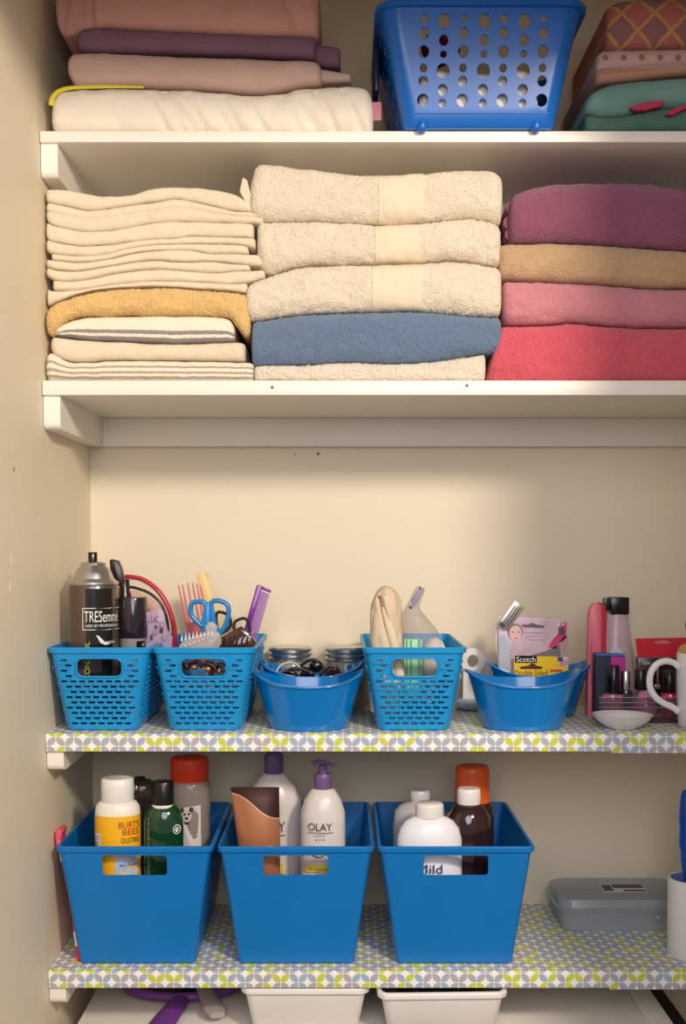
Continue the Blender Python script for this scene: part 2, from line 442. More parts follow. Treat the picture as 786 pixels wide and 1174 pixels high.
C3=[(45,247),(60,257),(100,264),(135,262),(170,255),(200,253),(250,254),(302,256)]
C4=[(45,270),(60,276),(90,281),(130,279),(170,274),(200,273),(215,270),(250,271),(292,272)]
C5=[(45,284),(60,290),(90,293),(120,291),(150,284),(180,280),(210,279),(250,279),(275,280),(292,284)]
C6=[(55,297),(90,300),(120,297),(155,289),(190,286),(225,287),(240,290),(270,290),(309,292)]
C7=[(50,305),(65,309),(90,310),(130,304),(160,299),(180,298),(210,300),(240,299),(262,301),(309,306)]
C8=[(50,315),(65,321),(90,321),(130,313),(160,309),(185,308),(215,310),(245,312),(270,310),(303,309)]
C9=[(52,328),(58,332),(90,332),(130,326),(170,322),(200,322),(235,323),(260,325),(285,323),(303,318)]
C10=[(49,352),(65,345),(100,334),(130,330),(180,328),(220,330),(250,332),(280,335),(286,340)]
LY=[(T0,C1,52,288,'topmost of the thin cream hand towels, its right corner turned up',((.1,.0,.2),)),
    (C1,C3,48,301,'second thin cream hand towel from the top of the left stack, with a long crease',((.05,.004,.16),)),
    (C3,C4,45,290,'third thin cream hand towel from the top, squared off at its right end',()),
    (C4,C5,46,292,'fourth thin cream hand towel from the top of the left stack',()),
    (C5,C6,58,284,'fifth thin cream hand towel from the top, short and set back on the left',()),
    (C6,C7,50,308,'sixth thin cream hand towel from the top, its right corner sticking out furthest',()),
    (C7,C8,50,286,'seventh thin cream hand towel from the top of the left stack',()),
    (C8,C9,60,303,'eighth thin cream hand towel from the top, reaching right to the bath towels',()),
    (C9,C10,53,283,'lowest thin cream hand towel, lying right on the yellow towel',())]
XLp=50
for i,(a,b,x0,x1,lab,crs) in enumerate(LY):
    x0=max(x0,52)
    if lab.startswith('top'):
        bm=fabric(a,b,x0,x1,yf=.014,seed=i,creases=crs,rnd=.008,end=.006)
        o=base_of(bm); t=thing('hand_towel',lab,'towel',o,G); obj('folded_cloth',bm,M_hand,t,60)
        bm=BM(); prism(bm,[(274,220),(278,203),(283,206),(286,218),(292,236),(288,241),(283,239),(280,226)],.016,.12,.0015)
        obj('turned_up_corner',bm,M_hand,t,60)
    else: single('hand_towel',lab,'towel',fabric(a,b,x0,x1,yf=.012+.004*((i*7)%3)/2,seed=i,creases=crs,rnd=.008,end=.006,gap=.2),M_hand,G,60)
YB_=[(49,382),(58,383),(66,374),(75,366),(95,360),(120,361),(150,359),(165,360),(200,360),(250,361),(262,363),(270,372),(280,384),(286,385)]
single('hand_towel','butter yellow terry hand towel draped over the striped cloths','towel',
  fabric(C10,YB_,51,286,yf=.006,seed=21,amp=.002,rnd=.018,end=.012,fuzz=.0016),M_yel,None,60)
A0=[(61,379),(75,369),(95,363),(120,362),(200,361),(250,362),(262,365),(268,371)]; A1=[(61,384),(100,389),(150,391),(200,393),(240,392),(268,391)]
single('dish_cloth','white cloth with two grey stripes directly under the yellow towel','cloth',
  fabric(A0,A1,61,268,yf=.014,seed=31,rnd=.012),striped('grey_striped_cotton',(243,232,212),(150,142,140),((.36,.075),(.08,.09))),None,60)
B1=[(57,404),(75,412),(100,414),(120,412),(200,412),(281,413)]
single('dish_cloth','plain cream cloth between the two grey striped cloths','cloth',
  fabric(flat(A1,1)[:1]+[(57,387)][:0]+flat(A1,.6)[1:]+[(281,392)],B1,57,280,yf=.012,seed=32,rnd=.012),M_hand,None,60)
Cc0=[(49,407),(55,403),(60,404),(75,412.5),(100,414.5),(120,412.5),(200,412.5),(290,414)]; FL2=[(40,435.8),(900,436.2)]
single('dish_cloth','cream cloth with brown grey stripes at the bottom of the left stack','cloth',
  fabric(Cc0,FL2,51,290,yf=.010,seed=33,rnd=.016,amp=.0015),striped('brown_striped_cotton',(242,230,208),(176,162,150),((.66,.055),(.38,.06),(.14,.055))),None,60)
# centre stack
G2='thick cream bath towels in the middle stack'
t1=[(286,200),(292,187),(305,184),(350,190),(400,195),(433,197),(485,195),(520,191),(560,191),(577,195)]
b1=[(286,246),(300,250),(350,250),(400,252),(440,254),(485,252),(540,247),(577,254)]
b2=[(294,306),(310,312),(340,303),(380,301),(430,300),(480,299),(520,296),(577,304)]
t3=[(281,324),(300,316),(340,304),(380,301),(430,300),(480,299),(520,296),(577,304)]
b3=[(281,362),(290,366),(330,360),(370,357),(430,355),(485,355),(540,360),(577,361)]
b4=[(288,418),(350,417),(400,414),(450,416),(500,413),(540,407),(575,403)]
def bath(a,b,x0,x1,bx0,bx1,lab,seed,yf):
    bm=fabric(a,b,x0,x1,yf=yf,seed=seed,amp=.0022,rnd=.022,end=.013,fuzz=.0016)
    t=thing('bath_towel',lab,'towel',base_of(bm),G2); obj('folded_cloth',bm,M_cream,t,60)
    m=MC.get('ribbed_band')
    if not m:
        m,nt,bs=newmat('ribbed_band'); MC['ribbed_band']=m
        bs.inputs['Base Color'].default_value=lin((232,217,190)); bs.inputs['Roughness'].default_value=.8
        tc=N(nt,'ShaderNodeTexCoord'); w=N(nt,'ShaderNodeTexWave'); w.bands_direction='X'; w.inputs['Scale'].default_value=110
        nt.links.new(tc.outputs['Object'],w.inputs['Vector'])
        bp=N(nt,'ShaderNodeBump'); bp.inputs['Strength'].default_value=.35; bp.inputs['Distance'].default_value=.001
        nt.links.new(w.outputs['Fac'],bp.inputs['Height']); nt.links.new(bp.outputs[0],bs.inputs['Normal'])
    bm=fabric(a,b,bx0,bx1,yf=yf,seed=seed,amp=.0022,rnd=.022,end=.013,nx=24,flatend=True)
    for v in bm.verts: v.co.y-=.0012
    obj('woven_band',bm,m,t,60,label='smooth ribbed woven band')
bath(t1,b1,286,577,434,485,'topmost thick cream bath towel of the middle stack',41,.006)
bath(flat(b1,.5),b2,294,575,430,481,'second thick cream bath towel from the top of the middle stack',42,.010)
bath(flat(t3,.5),b3,281,576,427,484,'third thick cream bath towel, lying on the slate blue towel',43,.004)
single('bath_towel','slate blue terry bath towel in the middle stack','towel',fabric(flat(b3,.5),b4,288,575,yf=.006,seed=44,amp=.0016,rnd=.02,end=.008,fuzz=.0014),M_blue,None,60)
single('bath_towel','white terry towel under the slate blue one, at the bottom','towel',fabric(flat(b4,.5),FL2,291,557,yf=.012,seed=45,amp=.0014,rnd=.012,end=.008,fuzz=.0014),M_white,None,60)
# right stack
p0=[(583,228),(592,219),(620,209),(660,206),(700,205),(750,207),(786,213),(850,224)]; p1=[(583,276),(640,275),(700,278),(786,284),(850,288)]
q1=[(570,318),(590,319),(650,321),(700,324),(750,328),(850,327)]
r1=[(576,370),(620,371),(660,368),(700,372),(760,374),(850,372)]
def rolled(name,lab,a,b,x0,m,seed,folds,yf=.01,back=()):
    bm=fabric(a,b,x0,845,yf=yf,seed=seed,amp=.0018,rnd=.024,end=.012,fuzz=.0008)
    t=thing(name,lab,'towel',base_of(bm)); obj('folded_cloth',bm,m,t,60)
    for cxp,cyp,rp in folds:   # rolled layers showing at the left end
        bm=BM(); c=P(cxp,cyp,yf+.02); k=S(yf+.02)*rp
        tube(bm,[c+Vector((0,.0+j*.02,0)) for j in range(10)],lambda t:k*(.8+.2*math.sin(PI*min(1,t*6+.2))),n=14,up=Vector((0,0,1)))
        obj('fold',bm,m,t,60)
rolled('bath_towel','plum purple bath towel at the top of the right stack',p0,p1,586,M_plum,51,((588,238,9),(584,255,8),(586,268,8)),.012)
rolled('bath_towel','tan terry bath towel beneath the plum one',flat(p1,.5),q1,573,M_tan,52,((577,298,7),),.014)
rolled('bath_towel','rose pink bath towel between the tan and coral red towels',flat(q1,.5),r1,578,M_pink,53,(),.014)
bm=fabric([(558,372.5),(576,371.5)]+flat(r1,.5)[1:],FL2,558,845,yf=.008,seed=54,amp=.0018,rnd=.022,end=.010,fuzz=.0018)
for v in bm.verts:   # slanted left end
    z=(v.co.z-Z2)/(P(600,372,0).z-Z2); xl=P(558,400,.01).x
    k=max(0,1-(v.co.x-xl)/.05); v.co.x+=k*max(0,z)*.019
single('bath_towel','coral red terry bath towel at the bottom of the right stack','towel',bm,M_red,None,60)
# ---------------------------------------------------------------- top shelf linens
M_s1=plain('mauve_sheet',(205,152,140),.8,bump=.3,bscale=120,var=.04); M_s2=plain('purple_sheet',(130,94,112),.85,bump=.3,bscale=120,var=.04)
M_s3=plain('pinkish_sheet',(216,182,166),.8,bump=.3,bscale=120,var=.04); M_s4=plain('white_blanket',(244,234,216),.9,bump=.5,bscale=400,var=.04)
W1=[(56,112),(64,102),(80,98),(110,97),(170,97),(240,100),(300,104),(350,96),(400,93.5),(420,97),(428,106)]; F1=[(30,149.8),(900,149.8)]
bm=fabric(W1,F1,57,428,yf=.008,seed=61,rnd=.024,end=.014,amp=.002,wr=tuple((x,-14,.006,4,-.9,.8) for x in (178,196,222,250,262,290,330,372,402))+((205,-20,.006,6,-.9,.9),(345,-20,.006,7,-1,1)))
t=thing('blanket','white folded blanket with yellow edging at the bottom of the sheet pile','blanket',base_of(bm)); obj('folded_cloth',bm,M_s4,t,60)
bm=BM(); path=[P(58.5,121,.014),P(60.5,112,.0125),P(67,105,.0125),P(80,101,.014),P(110,99.5,.0165),P(140,99.5,.0185),P(165,100,.022)]
tube(bm,smoothpath(path,5),lambda q:.0040*(1-q*.6),n=10,sy=.8); obj('yellow_edging',bm,plain('yellow_binding',(232,218,62),.6),t,60)
bm=BM(); box(bm,P(427,ROW,.03).x,P(437,ROW,.03).x,.03,.0315,P(430,138,.03).z,P(430,117,.03).z); obj('pink_tag',bm,plain('pink_tag',(205,128,140),.7),t)
S3t=[(76,64),(84,57),(140,57),(200,60),(260,62),(320,65),(360,67),(368,72)]; S3b=[(76,84),(86,96.5),(170,96.5),(240,99.5),(300,103.5),(350,95.5),(368,94)]
bm=fabric(S3t,S3b,76,368,yf=.016,seed=62,rnd=.02,end=.009)
t=thing('bed_sheet','pale pinkish beige folded sheet lying on the white blanket','sheet',base_of(bm)); obj('folded_cloth',bm,M_s3,t,60)
obj('inner_layer',fabric([(362,76),(385,80),(404,84)],[(362,93.5),(404,92.8)],362,403,yf=.03,seed=65,rnd=.01,end=.006,nx=20),M_s3,t,60)
S2t=[(88,33),(100,29),(150,31),(250,35),(330,38),(362,40)]; S2b=[(88,55),(100,57),(200,58.5),(300,62),(362,66)]
bm=fabric(S2t,flat(S2b,-.5),88,362,yf=.02,seed=63,rnd=.016,end=.008)
t=thing('bed_sheet','dark mauve purple folded sheet, third up in the sheet pile','sheet',base_of(bm)); obj('folded_cloth',bm,M_s2,t,60)
obj('inner_layer',fabric([(355,48),(375,50),(390,53)],[(355,66),(366,73),(390,76)],355,390,yf=.035,seed=66,rnd=.01,end=.006,nx=20),M_s2,t,60)
S1t=[(60,-30),(120,-34),(300,-32),(366,-22)]; S1b=[(62,6),(68,30),(100,30),(118,27.5),(200,32),(300,36.5),(366,38)]
bm=fabric(S1t,flat(S1b,-.6),104,366,yf=.012,seed=64,rnd=.024,end=.01,wr=((260,20,.004,10,-1,1),(330,-14,.004,7,-1,1)))
t=thing('bed_sheet','dusty pink folded sheet on top of the left sheet pile','sheet',base_of(bm)); obj('folded_cloth',bm,M_s1,t,60)
obj('gathered_end',fabric([(61,-26),(116,-32)],[(61,22),(70,37),(95,32),(116,28)],62,114,yf=.02,seed=67,rnd=.012,end=.008,nx=30,wr=((75,6,.004,4,-1,1),(92,4,.003,4,-1,1))),M_s1,t,60)
# right pile on top shelf
def patt(name,base,fn):
    m,nt,b=newmat(name); b.inputs['Roughness'].default_value=.9
    tc=N(nt,'ShaderNodeTexCoord'); s=N(nt,'ShaderNodeSeparateXYZ'); nt.links.new(tc.outputs['Object'],s.inputs[0])
    fn(nt,b,s,tc); return m
def diamonds(nt,b,s,tc):
    k=.044
    u=math_(nt,'DIVIDE',math_(nt,'ADD',s.outputs[0],s.outputs[2]),k); v=math_(nt,'DIVIDE',math_(nt,'SUBTRACT',s.outputs[0],s.outputs[2]),k)
    nz=N(nt,'ShaderNodeTexNoise'); nz.inputs['Scale'].default_value=120; nt.links.new(tc.outputs['Object'],nz.inputs['Vector'])
    def line(q): return math_(nt,'LESS_THAN',math_(nt,'ABSOLUTE',math_(nt,'SUBTRACT',math_(nt,'FRACT',math_(nt,'ADD',q,math_(nt,'MULTIPLY',nz.outputs['Fac'],.15))),.5)),.07)
    l=math_(nt,'MAXIMUM',line(u),line(v))
    pr=math_(nt,'FLOORED_MODULO',math_(nt,'ADD',math_(nt,'FLOOR',math_(nt,'ADD',u,.5)),math_(nt,'FLOOR',math_(nt,'ADD',v,.5))),2.0)
    a=N(nt,'ShaderNodeMix',data_type='RGBA'); a.inputs[6].default_value=lin((186,112,100)); a.inputs[7].default_value=lin((156,106,108)); nt.links.new(pr,a.inputs[0])
    c=N(nt,'ShaderNodeMix',data_type='RGBA'); c.inputs[7].default_value=lin((206,150,96)); nt.links.new(a.outputs[2],c.inputs[6]); nt.links.new(l,c.inputs[0])
    nt.links.new(c.outputs[2],b.inputs['Base Color'])
def dots(nt,b,s,tc):
    k=.024
    u=math_(nt,'SUBTRACT',math_(nt,'FRACT',math_(nt,'DIVIDE',s.outputs[0],k)),.5); v=math_(nt,'DIVIDE',math_(nt,'SUBTRACT',s.outputs[2],.031),k)
    d=math_(nt,'ADD',math_(nt,'MULTIPLY',u,u),math_(nt,'MULTIPLY',v,v)); l=math_(nt,'LESS_THAN',d,.03)
    st=math_(nt,'LESS_THAN',s.outputs[2],.018)
    a=N(nt,'ShaderNodeMix',data_type='RGBA'); a.inputs[6].default_value=lin((206,172,164)); a.inputs[7].default_value=lin((200,150,125)); nt.links.new(st,a.inputs[0])
    c=N(nt,'ShaderNodeMix',data_type='RGBA'); c.inputs[7].default_value=lin((170,110,110)); nt.links.new(a.outputs[2],c.inputs[6]); nt.links.new(l,c.inputs[0])
    nt.links.new(c.outputs[2],b.inputs['Base Color'])
single('quilt','orange and pink diamond patterned folded quilt atop the right pile','quilt',
  fabric([(697,4),(715,-4),(760,-6),(860,-4)],[(697,54),(750,53),(860,51)],696,850,yf=.03,seed=71,rnd=.02),patt('diamond_quilt',0,diamonds),None,60)
single('folded_cloth','pale pink spotted cloth between the patterned quilt and the green blanket','cloth',
  fabric([(684,60),(694,54.5),(750,53.5),(860,51.5)],[(684,94),(720,90),(786,83),(860,80)],684,850,yf=.024,seed=72,rnd=.016,creases=((-.1,.004,.08),(-.45,.004,.08))),patt('spotted_cotton',0,dots),None,60)
bm=fabric([(672,112),(684,100),(700,93),(740,88),(786,85),(860,82)],[(672,126),(690,131),(720,129),(750,120),(786,121),(860,122)],672,850,yf=.016,seed=73,rnd=.022,end=.016)
t=thing('blanket','sea green folded blanket with pink flashes at the bottom of the right pile','blanket',base_of(bm)); obj('upper_fold',bm,plain('seagreen_fleece',(120,160,150),.95,bump=.6,bscale=300,var=.08),t,60)
obj('lower_fold',fabric([(672,128),(690,132),(720,130),(750,121),(786,122),(860,123)],F1,672,850,yf=.022,seed=74,rnd=.018,end=.012),plain('deepgreen_fleece',(86,122,108),.95,bump=.6,bscale=300,var=.08),t,60)
bm=BM(); prism(bm,[(722,123),(735,118),(762,115),(758,121),(740,126),(728,126)],.0125,.01,.001); prism(bm,[(763,131),(768,126),(786,119),(800,118),(786,124),(770,132)],.0125,.01,.001)
obj('pink_flash',bm,plain('pink_fleece',(196,56,90),.9),t,60)
# ---------------------------------------------------------------- bins
def shell_rings(w0,d0,w1,d1,h,th,lip,rc0,rc1,n=6,y_off=0):
    """tapered open box: outer rings up, lip, inner rings down; local coords centred, z=0 bottom"""
    def ring(w,d,r,z):
        o=[]
        for sx,sy,a in ((1,1,0),(-1,1,90),(-1,-1,180),(1,-1,270)):
            for k in range(n+1):
                t=math.radians(a+90*k/n); o.append(((w/2-r)*sx+r*math.cos(t),(d/2-r)*sy+r*math.sin(t),z))
        return o
    def at(t): return w0+(w1-w0)*t,d0+(d1-d0)*t,rc0+(rc1-rc0)*t
    R=[]
    w,d,r=at(0); R.append(ring(w-.006,d-.006,max(r-.003,.001),0)); R.append(ring(w,d,r,.003))
    lh=.0075
    tz=(h-lh)/h; w,d,r=at(tz); R.append(ring(w,d,r,h-lh))
    w,d,r=at(1); R.append(ring(w+2*lip,d+2*lip,r+lip,h-lh)); R.append(ring(w+2*lip+.001,d+2*lip+.001,r+lip,h-.002)); R.append(ring(w+2*lip-.002,d+2*lip-.002,r+lip-.001,h))
    R.append(ring(w-2*th,d-2*th,max(r-th,.001),h)); w,d,r=at(.0)
    R.append(ring(w-2*th,d-2*th,max(r-th,.001),th+.001))
    return R
ROW=965
def make_bin():
    w1,d1,h=.209,.268,.1665; w0,d0=.158,.225
    R=shell_rings(w0,d0,w1-.004,d1-.004,h,.0022,.0025,.006,.009)
    bm=BM(); rings(bm,R)
    cut=BM(); k=S(0); cx=0.0; zc=h-(988-965)*k
    o=rrect(-37.5*k,zc-12*k,37.5*k,zc+12*k,3.5*k)
    rings(cut,[[(x,y,z) for x,z in o] for y in (-.3,.3)])
    return boolcut(bm,cut)
def place_bin(px0,px1,label,proto=None):
    k=S(-.003); cx=(P(px0,ROW,-.003).x+P(px1,ROW,-.003).x)/2
    loc=Vector((cx,.1355,Z4+.0005))
    if proto: return dup(proto,loc,0,label)
    t=thing('storage_bin',label,'bin',Vector((0,0,0)),'big plain blue bins on the lower patterned shelf')
    obj('bin_shell',make_bin(),M_bin,t,35)
    t.location=loc; return t
bin1=place_bin(60,245,'big plain blue bin nearest the left wall')
bin2=place_bin(247,430,'middle one of the three big plain blue bins',bin1)
bin3=place_bin(431,616,'rightmost of the three big plain blue bins, holding the powder bottle',bin1)
for b_,g in ((bin1,0),): pass
ZB4=Z4+.0045; ZB3=Z3+.004
# ---------------------------------------------------------------- wicker baskets
ROW=745
KW=S(0)
def make_wicker():
    w1,d1,h=.137,.245,.1135; w0,d0=.098,.212; th=.0020
    R=shell_rings(w0,d0,w1-.003,d1-.003,h,th,.002,.014,.012,n=6)
    bm=BM(); rings(bm,R)
    cut=BM(); ribs=BM()
    k=KW; hz=h-23.5*k; hw=25.5*k; hh=10*k
    o=rrect(-hw,hz-hh,hw,hz+hh,7*k)
    rings(cut,[[(x,y,z) for x,z in o] for y in (-.3,.3)])
    ps=10.3*k; rows=[h-(15+6.25*i)*k for i in range(13)]
    def wid(z,a,b): return a+(b-a)*z/h
    for i,z in enumerate(rows):
        W=wid(z,w0,w1)/2-.009; D=wid(z,d0,d1)/2-.010; off=(i%2)*.5
        for q in range(-8,9):
            x=(q+off)*ps
            if abs(x)+3.3*k<W and not(abs(z-hz)<hh+2.5*k and abs(x)<hw+5.5*k):
                box(cut,x-3.6*k,x+3.6*k,-.3,.3,z-1.25*k,z+1.25*k)
        for q in range(-14,15):
            y=(q+off)*ps
            if abs(y)+3.3*k<D: box(cut,-.3,.3,y-3.6*k,y+3.6*k,z-1.25*k,z+1.25*k)
    out=boolcut(bm,cut)
    # woven strands standing a little proud between the slots
    for i in range(len(rows)-1):
        z=(rows[i]+rows[i+1])/2; off=((i+1)%2)*.5
        W=wid(z,w0,w1)/2; D=wid(z,d0,d1)/2
        tf=math.atan2((d1-d0)/2,h); ts=math.atan2((w1-w0)/2,h)
        for q in range(-8,9):
            x=(q+off+.25)*ps
            if abs(x)+4*k<W-.009 and not(abs(z-hz)<hh+3.5*k and abs(x)<hw+6.5*k):
                for sg in (-1,1): box(ribs,x-4.2*k,x+4.2*k,sg*D-.0007,sg*D+.0007,z-1.7*k,z+1.7*k,.0005,1,rot=Matrix.Rotation(-tf*sg,3,'X'))
        for q in range(-14,15):
            y=(q+off+.25)*ps
            if abs(y)+4*k<D-.010:
                for sg in (-1,1): box(ribs,sg*W-.0007,sg*W+.0007,y-4.2*k,y+4.2*k,z-1.9*k,z+1.9*k,.0005,1,rot=Matrix.Rotation(ts*sg,3,'Y'))
    # raised collar round the hand hole
    yf=-wid(hz,d0,d1)/2; tf=math.atan2((d1-d0)/2,h); col=[]
    for sg in (-1,1):
        o=rrect(-hw-1.2*k,hz-hh-1.2*k,hw+1.2*k,hz+hh+1.2*k,8*k,8)
        col.append(BM()); tube(col[-1],[Vector((x,sg*(-yf+(z-hz)*math.tan(tf)),z)) for x,z in o],.0014,n=8,closed=True)
    return out,ribs,col
def wicker(px0,px1,rz,label,proto=None,yc=.126,dx=0):
    cx=(P(px0,ROW,-.003).x+P(px1,ROW,-.003).x)/2+dx
    loc=Vector((cx,yc,Z3+.0005))
    if proto: return dup(proto,loc,rz,label)
    t=thing('wicker_basket',label,'basket',Vector((0,0,0)),'small blue wicker weave baskets')
    a,b,c=make_wicker()
    obj('basket_shell',a,M_wick,t,35); obj('woven_strands',b,M_wick,t,35); [obj('handle_collar',q,M_wick,t,60) for q in c]
    t.location=loc; t.rotation_euler=(0,0,rz); return t
wk1=wicker(52,171,0,'small blue wicker weave basket holding the hairspray can')
wk2=wicker(174,290,0,'small blue wicker weave basket holding scissors and combs',wk1)
wk4=wicker(418,534,0,'small blue wicker weave basket holding the rolled tan cloth',wk1)
wk2['label']='small blue wicker weave basket holding scissors and combs'
# ---------------------------------------------------------------- boat shaped tubs
ROW=800
def make_tub():
    a1,b1,a0,b0,h=.0725,.056,.053,.044,.067
    n=64
    def ring(t,inset=0,floor=None):
        o=[]
        for i in range(n):
            th=2*PI*i/n; c,s=math.cos(th),math.sin(th)
            k=(abs(c)**2.3+abs(s)**2.3)**(-1/2.3)
            tt=t**.85
            a=a0+(a1-a0)*tt; b=b0+(b1-b0)*tt
            rise=.018*abs(c)**3.0
            z=(h-.006+rise)*t
            if floor is not None: z=max(z,floor)
            fl=1+.05*abs(c)**4*t*t
            o.append(((a*fl-inset)*k*c,(b-inset)*k*s,z))
        return o
    bm=BM(); ts=[0,.02,.15,.35,.55,.75,.9,.97]
    R=[ring(t) for t in ts]
    def rim(dx,dz):
        return [(x*(1+dx/.07),y*(1+dx/.055),z+dz) for x,y,z in ring(1)]
    R+= [rim(.000,-.0022),rim(.0022,-.002),rim(.0026,0),rim(.002,.0008),rim(-.0016,.0008)]
    R+= [ring(t,.0018,.0022) for t in (.95,.75,.55,.35,.15,.03)]
    rings(bm,R)
    return bm
def tub(cxp,Y,label,proto=None,rz=0):
    loc=Vector((P(cxp,800,Y).x,Y,Z3+.0005))
    if proto: return dup(proto,loc,rz,label)
    t=thing('boat_tub',label,'tub',Vector((0,0,0)),'glossy blue boat shaped tubs'); obj('tub_shell',make_tub(),M_tub,t,50)
    t.location=loc; t.rotation_euler=(0,0,rz); return t
tb1=tub(354,.056,'glossy blue boat shaped tub in front of the tub of black sunglasses')
tb2=tub(358,.174,'glossy blue boat shaped tub holding black sunglasses',tb1)
tb3=tub(598,.056,'glossy blue boat shaped tub in front of the tape package',tb1)
tb4=tub(616,.174,'glossy blue boat shaped tub holding the carded packages',tb1)
# ---------------------------------------------------------------- jars with silver lids
for cxp,lab in ((332.5,'left glass jar with ribbed silver lid behind the boat tubs'),(397,'right glass jar with ribbed silver lid, next to the cloth basket')):
    Y=.246; c=P(cxp,750,Y); zt=P(cxp,741,Y).z; k=S(Y); r=24.5*k
    if r>.0365: r=.0345
    t=thing('glass_jar',lab,'jar',Vector((c.x,Y,Z3)),'glass jars with silver lids')
    z1_=P(0,757,Y).z
    bm=lathe(BM(),c.x,Y,[(r*.9,Z3+.0006),(r*1.0,Z3+.006),(r*1.0,z1_-.012),(r*.9,z1_-.002),(r*.88,z1_)])
    obj('glass_body',bm,glassy('jar_glass',(215,212,200),.05,.6),t)
    bm=lathe(BM(),c.x,Y,[(r*.8,Z3+.004),(r*.92,Z3+.008),(r*.92,z1_-.03),(r*.5,z1_-.026)]); obj('cotton_filling',bm,plain('jar_cotton',(205,195,180),.9,bump=.8,bscale=150),t)
    pr=[(r*.9,z1_-.001)]
    hh=zt-z1_
    for q in range(3):
        z=z1_+hh*q/3; pr+=[(r*.95,z+.0003),(r*1.02,z+hh*.08),(r*1.02,z+hh*.2),(r*.95,z+hh*.3)]
    pr+=[(r*.97,zt-.001),(r*.93,zt),(r*.5,zt)]
    obj('lid',lathe(BM(),c.x,Y,pr,n=48),M_silver,t,30)
# ---------------------------------------------------------------- hairspray basket contents
ROW=720
Y=.068; k=S(Y); c=P(107.5,700,Y); R=28.6*k
t=thing('hairspray_can','dark brown hairspray can with silver dome and black nozzle','spray can',Vector((c.x,Y,ZB3+.024)))
def Z(py,Y=Y): return P(0,py,Y).z
obj('can_body',lathe(BM(),c.x,Y,[(R*.95,ZB3+.024),(R,ZB3+.027),(R,Z(672)),(R*.97,Z(670))],n=56),plain('can_brown',(98,80,70),.22,metal=.3,coat=.5),t)
obj('dome',lathe(BM(),c.x,Y,[(R*.97,Z(670.5)),(R*1.0,Z(669.5)),(R*1.0,Z(667)),(R*.93,Z(666)),(R*.80,Z(663)),(R*.74,Z(658)),(R*.66,Z(653)),(R*.52,Z(649)),(R*.50,Z(647.5)),(R*.52,Z(647)),(R*.5,Z(645.5)),(R*.40,Z(644.5)),(R*.2,Z(643.5))],n=56),M_silver,t,30)
nz=obj('nozzle',lathe(BM(),c.x-.0008,Y,[(.0062,Z(644.5)),(.0062,Z(634)),(.0055,Z(633))],n=20),M_black,t)
bm=BM(); p=P(106.6,637.5,Y-.0064); box(bm,p.x-.0012,p.x+.0012,p.y-.0006,p.y+.001,p.z-.0012,p.z+.0012,.0003); obj('spray_hole',bm,M_tagw,nz)
wr=(c.x,Y,R,1)
obj('black_panel',sleeve(BM(),c.x,Y,R+.0003,ZB3+.028,Z(674),-PI/2-.10,-PI/2+1.0),plain('can_black',(22,18,17),.2,coat=.5),t)
lettering('TRESemmé',103,699,146,711.5,Y,M_tagw,t,wr,arc=True,eps=.0009)
lettering('USED BY PROFESSIONALS',104,714,147,717,Y,M_tagw,t,wr,arc=True,eps=.0009)
bm=BM()
for a in ((101,695.5,150,696.3),(101,719.6,150,720.4),(101,695.5,101.8,720.4)):
    L_=[(a[0]+(a[2]-a[0])*i/16,a[1]) for i in range(17)]+[(a[2]-(a[2]-a[0])*i/16,a[3]) for i in range(17)]
    vs=[]
    for q in L_:
        p=P(*q,Y); an=(p.x-c.x)/R; vs.append(bm.verts.new((c.x+(R+.0009)*math.sin(an),Y-(R+.0009)*math.cos(an),p.z)))
    bm.faces.new(vs)
obj('label_frame',bm,M_tagw,t,0)
mark('swoosh',[(116,726),(119,727),(121.5,731),(126,734),(134,735.5),(127,737.5),(121,735)],Y,M_tagw,t,wr,arc=True,eps=.0009)
lettering('FIRM CONTROL',103.5,733,109.5,797,Y,plain('olive_print',(190,196,90),.5),t,wr,turn=90,arc=True,eps=.0009)
lettering('SALON FINISH',122,733,139,735.5,Y,M_tagw,t,wr,arc=True,eps=.0009)
# pump spray bottle
Y=.130; k=S(Y); c=P(143,700,Y)
t=thing('spray_bottle','slim black pump spray bottle behind the hairspray can','bottle',Vector((c.x,Y,ZB3)))
M_br=plain('espresso_plastic',(40,26,22),.25)
obj('bottle_body',lathe(BM(),c.x,Y,[(.016,ZB3),(.017,ZB3+.003),(.017,Z(705,Y)),(.013,Z(696,Y)),(.009,Z(692,Y)),(.009,Z(688,Y))]),M_br,t)
bm=BM(); lathe(bm,c.x,Y,[(.0095,Z(689,Y)),(.0098,Z(682,Y)),(.0075,Z(678,Y)),(.0068,Z(664,Y))],n=24); obj('collar',bm,M_br,t)
bm=BM(); prism(bm,[(125,643),(127,641),(135,643),(138,650),(143,668),(140,674),(136,672),(129,661),(126,653)],Y-.008,.016,.002); obj('spray_head',bm,M_br,t)
# black capped bottle
Y=.078; k=S(Y); c=P(152.5,700,Y); R=16*k
t=thing('styling_bottle','short clear bottle with tall smoky black cap beside the hairspray can','bottle',Vector((c.x,Y,ZB3)))
obj('bottle_body',lathe(BM(),c.x,Y,[(R*.9,ZB3),(R*.96,ZB3+.003),(R*.96,Z(727,Y)),(R*.8,Z(725,Y))]),plain('grey_pearl',(160,155,155),.2,metal=.3),t)
obj('cap',lathe(BM(),c.x,Y,[(R*.98,Z(731,Y)),(R,Z(730,Y)),(R,Z(686.5,Y)),(R*.96,Z(684.8,Y)),(R*.6,Z(684.5,Y))]),plain('smoky_cap',(34,28,36),.15,coat=.5),t)
mark('black_label',[(159,734),(167,734),(167,744),(159,744)],Y,M_black,t,(c.x,Y,R*.96,1))
